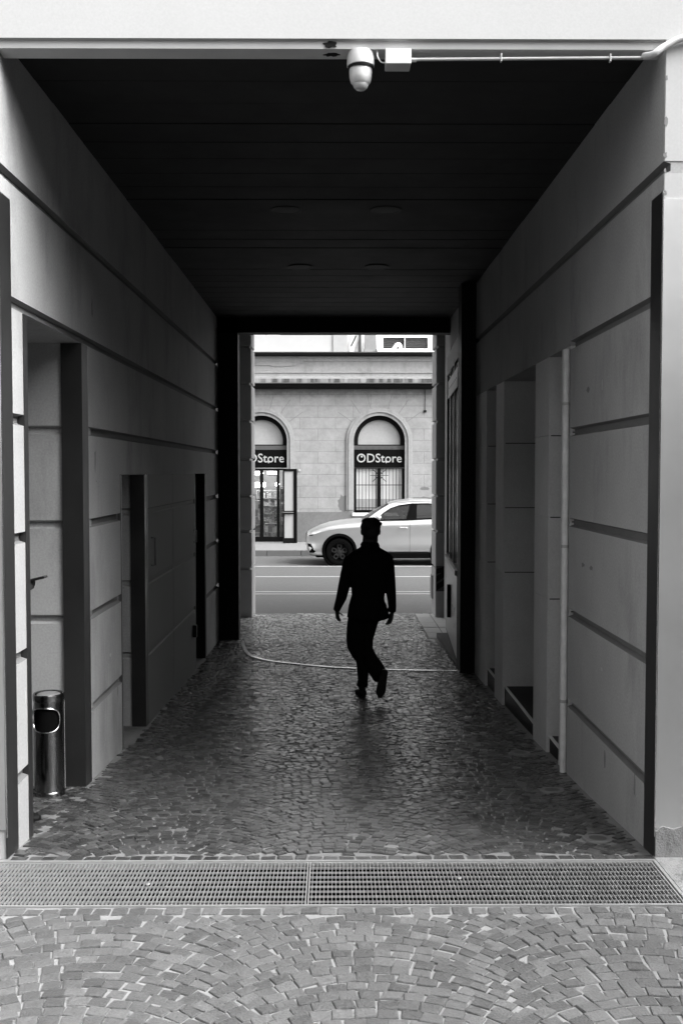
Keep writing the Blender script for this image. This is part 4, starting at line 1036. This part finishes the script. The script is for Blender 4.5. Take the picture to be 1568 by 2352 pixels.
for u in WX:
    cu_ = MB().lathe([(.46, -1.2), (.46, -.52)], (u, 0, .38), 'y', 48).build('cut', None); cu2 = MB().lathe([(.46, .52), (.46, 1.2)], (u, 0, .38), 'y', 48).build('cut', None)
    for c_ in (cu_, cu2):
        c_.parent = car
        md = body.modifiers.new('b', 'BOOLEAN'); md.operation = 'DIFFERENCE'; md.solver = 'EXACT'; md.object = c_
bpy.context.view_layer.update(); bake(body)
for o in [o for o in bpy.data.objects if o.name.startswith('cut')]: bpy.data.objects.remove(o)
body.data.polygons.foreach_set('use_smooth', [True]*len(body.data.polygons)); body.data.set_sharp_from_angle(angle=R(28))
for u in WX:
    for q in (-1, 1):
        MB().lathe([(.455, q*.50), (.455, q*.935), (.395, q*.945), (.385, q*.90), (.44, q*.80), (.44, q*.50)], (u, 0, .38), 'y', 48, cap=False).build('arch_cladding', 'trim', car, smooth=True)
        MB().lathe([(.44, q*.52), (.43, q*.55)], (u, 0, .38), 'y', 32).build('wheel_well', 'trim', car)
        wh = empty('wheel', (u, q*.82, WR), None, None); wh.parent = car
        if q < 0: pass
        MB().lathe([(.235, -.10), (.30, -.115), (.345, -.10), (WR, -.07), (WR, .07), (.345, .10), (.30, .115), (.235, .10)], axis='y', n=48, cap=False).build('tyre', 'tyre', wh, smooth=True)
        MB().lathe([(.24, .10), (.235, -.09), (.225, -.105), (.215, -.09), (.21, .02)], axis='y', n=40, cap=False).build('rim', 'trim', wh, smooth=True)
        MB().lathe([(.21, .02), (.21, .03)], axis='y', n=32).build('brake_disc', 'black', wh)
        sp_ = MB()
        for k in range(5):
            a = 2*math.pi*k/5+.3
            cxk, czk = .145*math.cos(a), .145*math.sin(a)
            pr = [(.05, -.028), (.10, -.055), (.17, -.062), (.208, -.045), (.208, .045), (.17, .062), (.10, .055), (.05, .028)]
            outer_ = [(x*math.cos(a)-z*math.sin(a), x*math.sin(a)+z*math.cos(a)) for x, z in pr]
            hole_ = [(.145*math.cos(a)+.036*math.cos(t*math.pi/5), .145*math.sin(a)+.036*math.sin(t*math.pi/5)) for t in range(10)]
            pm = poly_mesh(outer_, [hole_], -.075 if q < 0 else .075, -.05 if q < 0 else .05); sp_.add(pm.v, pm.f)
        sp_.lathe([(.055, q*.045), (.055, q*.08), (.03, q*.085)], axis='y', n=20); sp_.build('spokes', 'rim', wh)
# sills, under tray
mb = MB()
for q in (-1, 1): mb.box(1.36, 3.22, min(q*.80, q*.925), max(q*.80, q*.925), .19, .335)
mb.box(.25, 4.5, -.75, .75, .2, .3); mb.build('sill', 'trim', car, bevel=.02)
# greenhouse
def sy(z, q): return q*(.862 - max(0, z-1.13)*.47)
sideo = [(1.50, 1.15), (1.62, 1.235), (1.8, 1.36), (2.0, 1.49), (2.18, 1.59), (2.4, 1.645), (2.75, 1.685), (3.2, 1.68), (3.7, 1.645), (4.1, 1.58), (4.38, 1.50), (4.55, 1.18), (4.5, 1.12), (1.5, 1.10)]
w1 = [(1.80, 1.17), (1.90, 1.27), (2.05, 1.39), (2.22, 1.495), (2.42, 1.56), (2.78, 1.61), (2.67, 1.185)]
w2 = [(2.84, 1.61), (3.2, 1.615), (3.6, 1.585), (3.85, 1.54), (4.1, 1.42), (4.12, 1.25), (2.74, 1.19)]
for q in (-1, 1):
    fm = lambda c, q=q: Vector((c.x, sy(c.z, q) + (c.y)*-q, c.z))
    so = poly_mesh(sideo, [w1, w2], 0, .04, fm).build('side_frame', 'paint', car, smooth=True, angle=30)
    def grow(w, d):
        gx = sum(p[0] for p in w)/len(w); gz_ = sum(p[1] for p in w)/len(w); return [(p[0]+(p[0]-gx)*d, p[1]+(p[1]-gz_)*d) for p in w]
    for w_ in (w1, w2):
        poly_mesh(grow(w_, .05), [grow(w_, -.12)], -.004, .03, fm).build('window_trim', 'trim', car)
        poly_mesh(grow(w_, .01), [], .012, .016, fm).build('side_window', 'glass', car)
    bp_ = [(2.67, 1.185), (2.78, 1.61), (2.90, 1.612), (2.88, 1.185)]
    poly_mesh(bp_, [], -.007, .03, fm).build('door_pillar', 'trim', car)
# roof + windscreen
def surf(stations, nv=8):   # (u, z, halfwidth, crown)
    mb = MB(); n = 2*nv+1
    for th in (0, -.03):
        mb.v += [(u, hw*(j-nv)/nv, z - cr*((j-nv)/nv)**2 + th) for u, z, hw, cr in stations for j in range(n)]
    S_ = len(stations); N = S_*n
    for i in range(S_-1):
        for j in range(n-1):
            a = i*n+j; mb.f += [(a, a+1, a+n+1, a+n), (N+a, N+a+n, N+a+n+1, N+a+1)]
    for i in range(S_-1): mb.f += [(i*n, (i+1)*n, N+(i+1)*n, N+i*n), (i*n+n-1, N+i*n+n-1, N+(i+1)*n+n-1, (i+1)*n+n-1)]
    for j in range(n-1): mb.f += [(j, N+j, N+j+1, j+1), ((S_-1)*n+j, (S_-1)*n+j+1, N+(S_-1)*n+j+1, N+(S_-1)*n+j)]
    return mb
surf([(2.16, 1.615, .63, .04), (2.4, 1.69, .632, .05), (2.75, 1.725, .625, .05), (3.2, 1.72, .625, .05), (3.7, 1.685, .635, .05), (4.1, 1.62, .655, .05), (4.4, 1.545, .67, .05)]).build('roof', 'paint', car, smooth=True)
surf([(1.46, 1.205, .80, .07), (1.8, 1.42, .745, .055), (2.17, 1.618, .64, .042)]).build('windscreen', 'glass', car, smooth=True)
surf([(4.4, 1.54, .66, .05), (4.58, 1.2, .78, .05)]).build('rear_window', 'glass', car, smooth=True)
# lights, intake, mirror, handles, seams
for q in (-1, 1):
    pts = [(.035, .80), (.12, .835), (.40, .905), (.44, .915), (.36, .865), (.22, .82), (.12, .775), (.06, .765)]
    def fmh(c, q=q):
        _, zb, w_, zs_, zt = interp(max(0, c.x)); return Vector((c.x, q*(w_*.978 - c.y), c.z))
    poly_mesh(pts, [], -.022, .02, fmh).build('headlight', 'lampglass', car)
    poly_mesh([(.055, .79), (.13, .80), (.20, .80), (.16, .775), (.08, .768)], [], -.024, -.021, fmh).build('headlight_mask', 'trim', car)
    poly_mesh([(.03, .56), (.10, .56), (.17, .47), (.245, .36), (.20, .325), (.09, .325), (.06, .40)], [], -.015, .02, fmh).build('air_intake', 'trim', car)
    mb = MB(); mb.ell((1.87, q*1.02, 1.265), .085, .10, .062, 18, 10); mb.build('door_mirror', 'paint', car, smooth=True)
    MB().box(1.84, 1.90, min(q*.86, q*.95), max(q*.86, q*.95), 1.16, 1.215).build('mirror_arm', 'trim', car)
    for u in (2.53, 3.5):
        MB().tube([(u-.10, q*.935, .985), (u-.08, q*.965, .99), (u+.08, q*.965, .99), (u+.10, q*.935, .985)], .014, 10, ref=(0,0,1)).build('door_handle', 'paint', car, smooth=True)
    for u in (2.70, 1.62):
        pm = poly_mesh([(u-.003, .36), (u+.003, .36), (u+.003, 1.12), (u-.003, 1.12)], [], -.0015, .01, lambda c, q=q: Vector((c.x, q*(.9445 if .95 < c.z < 1.05 else .935) - q*c.y, c.z)))
    mb = MB(); prev = None
    path = []
    for zz in [.36+.04*i for i in range(19)]:
        _, zb, w_, zs_, zt = interp(2.7); d = zs_-zb
        ks = [(zb+.03, .93), (zb+.10*d/.8, .965), (zb+.19*d/.8, .992), (zb+.24*d/.8, .992), (zb+.36*d/.8, .972), (zb+.48*d/.8, .968), (zb+.62*d/.8, .985), (zs_-.105*d/.8, 1), (zs_-.06, .985), (zs_-.02, .955)]
        f_ = ks[-1][1]
        for a, b in zip(ks, ks[1:]):
            if a[0] <= zz <= b[0]: f_ = lerp(a[1], b[1], (zz-a[0])/(b[0]-a[0]))
        if zz <= ks[-1][0]: path.append((2.70, q*w_*f_, zz))
    mb.tube(path, .003, 6).build('door_seam', 'trim', car)
mb = MB(); mb.box(-.012, .03, -.28, .28, .48, .60); mb.build('number_plate_holder', 'trim', car, bevel=.01)
mb = MB(); mb.prism([(-.17, .80), (.17, .80), (.12, .62), (0, .50), (-.12, .62)], -.02, .04, 'x'); mb.build('grille', 'trim', car)
mb = MB(); mb.tube([(.03, .2, .46), (.03, .75, .46)], .0, 4) if 0 else None
for u, y in ((2.75, -.37), (2.75, .37), (3.6, -.37), (3.6, .37)):
    MB().tube([(u-.08, y, .9, .10, .22), (u, y, 1.25, .07, .22), (u+.03, y, 1.32, .05, .15)], 0, 14, ref=(1,0,0)).build('seat', 'seat', car, smooth=True)
    MB().ell((u+.05, y, 1.43), .05, .13, .09, 14, 8).build('head_rest', 'seat', car, smooth=True)
MB().lathe([(.17, 0), (.18, .01), (.19, 0), (.18, -.01), (.17, 0)], (2.05, -.37, 1.12), 'x', 24, cap=False).build('steering_wheel', 'trim', car)
dr = empty('person', (x0_+2.55*cs, YC-.37*cs, -.496+.70), 'driver with pale grey head seated behind the front car window', 'person', rz=R(90))
mb = MB(); mb.tube([(0, 0, .0, .16, .12), (0, 0, .2, .17, .12), (0, -.02, .42, .20, .11), (0, 0, .5, .07, .07), (0, .01, .6, .055, .055)], 0, 16); head(mb, (0, .03, .70), 0, 1.1)
mb.tube([(0, .0, .05, .1, .1), (.09, .25, .02, .09, .08), (.1, .48, .0, .07, .07), (.1, .55, -.25, .05, .05)], 0, 12); mb.tube([(0, .0, .05, .1, .1), (-.09, .25, .02, .09, .08), (-.1, .48, .0, .07, .07), (-.1, .55, -.25, .05, .05)], 0, 12)
for q in (-1, 1):
    mb.tube([(q*.19, 0, .42, .05, .05), (q*.24, .1, .22, .045, .045), (q*.17, .38, .36, .035, .035)], 0, 12); hand(mb, (q*.165, .40, .37), (-q*.1, 1, .3), (-q, 0, .6), (0, .3, -1), .6, .9)
remesh(mb, 'body', 'face_grey', dr, .011, 2)
mb = MB(); mb.tube([(0, 0, .0, .17, .13), (0, 0, .2, .18, .13), (0, -.02, .42, .21, .12), (0, 0, .5, .08, .08)], 0, 16); 
for q in (-1, 1): mb.tube([(q*.19, 0, .42, .06, .06), (q*.24, .1, .22, .055, .055), (q*.19, .30, .32, .042, .042)], 0, 12)
remesh(mb, 'shirt', 'cloth_grey', dr, .011, 2)
mb = MB(); mb.ell((0, .0, .765), .093, .112, .085, 16, 10); remesh(mb, 'hair', 'seat', dr, .01, 1)

# ------------------------------------------------------------------ unseen courtyard building, added and sized to limit light into the passage
cb = empty('courtyard_blocker', (0, -7, 0), 'unseen dark courtyard building behind the viewer, added to limit the light', 'building')
MB().box(-14, 14, -1, 0, -.3, 9).build('wall', 'dark_blocker', cb)
for q, hw_ in ((-1, 1.2), (1, 7.5)): MB().box(min(q*8, q*8.8), max(q*8, q*8.8), .01, 11.9, -.3, hw_).build('wing_blocker', 'dark_blocker', cb)
for i in range(5):
    for z in (1.0, 4.5):
        f_ = MB().box(-9+i*4.2, -7.6+i*4.2, .0, .04, z, z+1.7).build('window', 'frame_dark', cb)
        MB().box(-8.92+i*4.2, -7.68+i*4.2, .041, .045, z+.08, z+1.62).build('pane', 'void', f_)
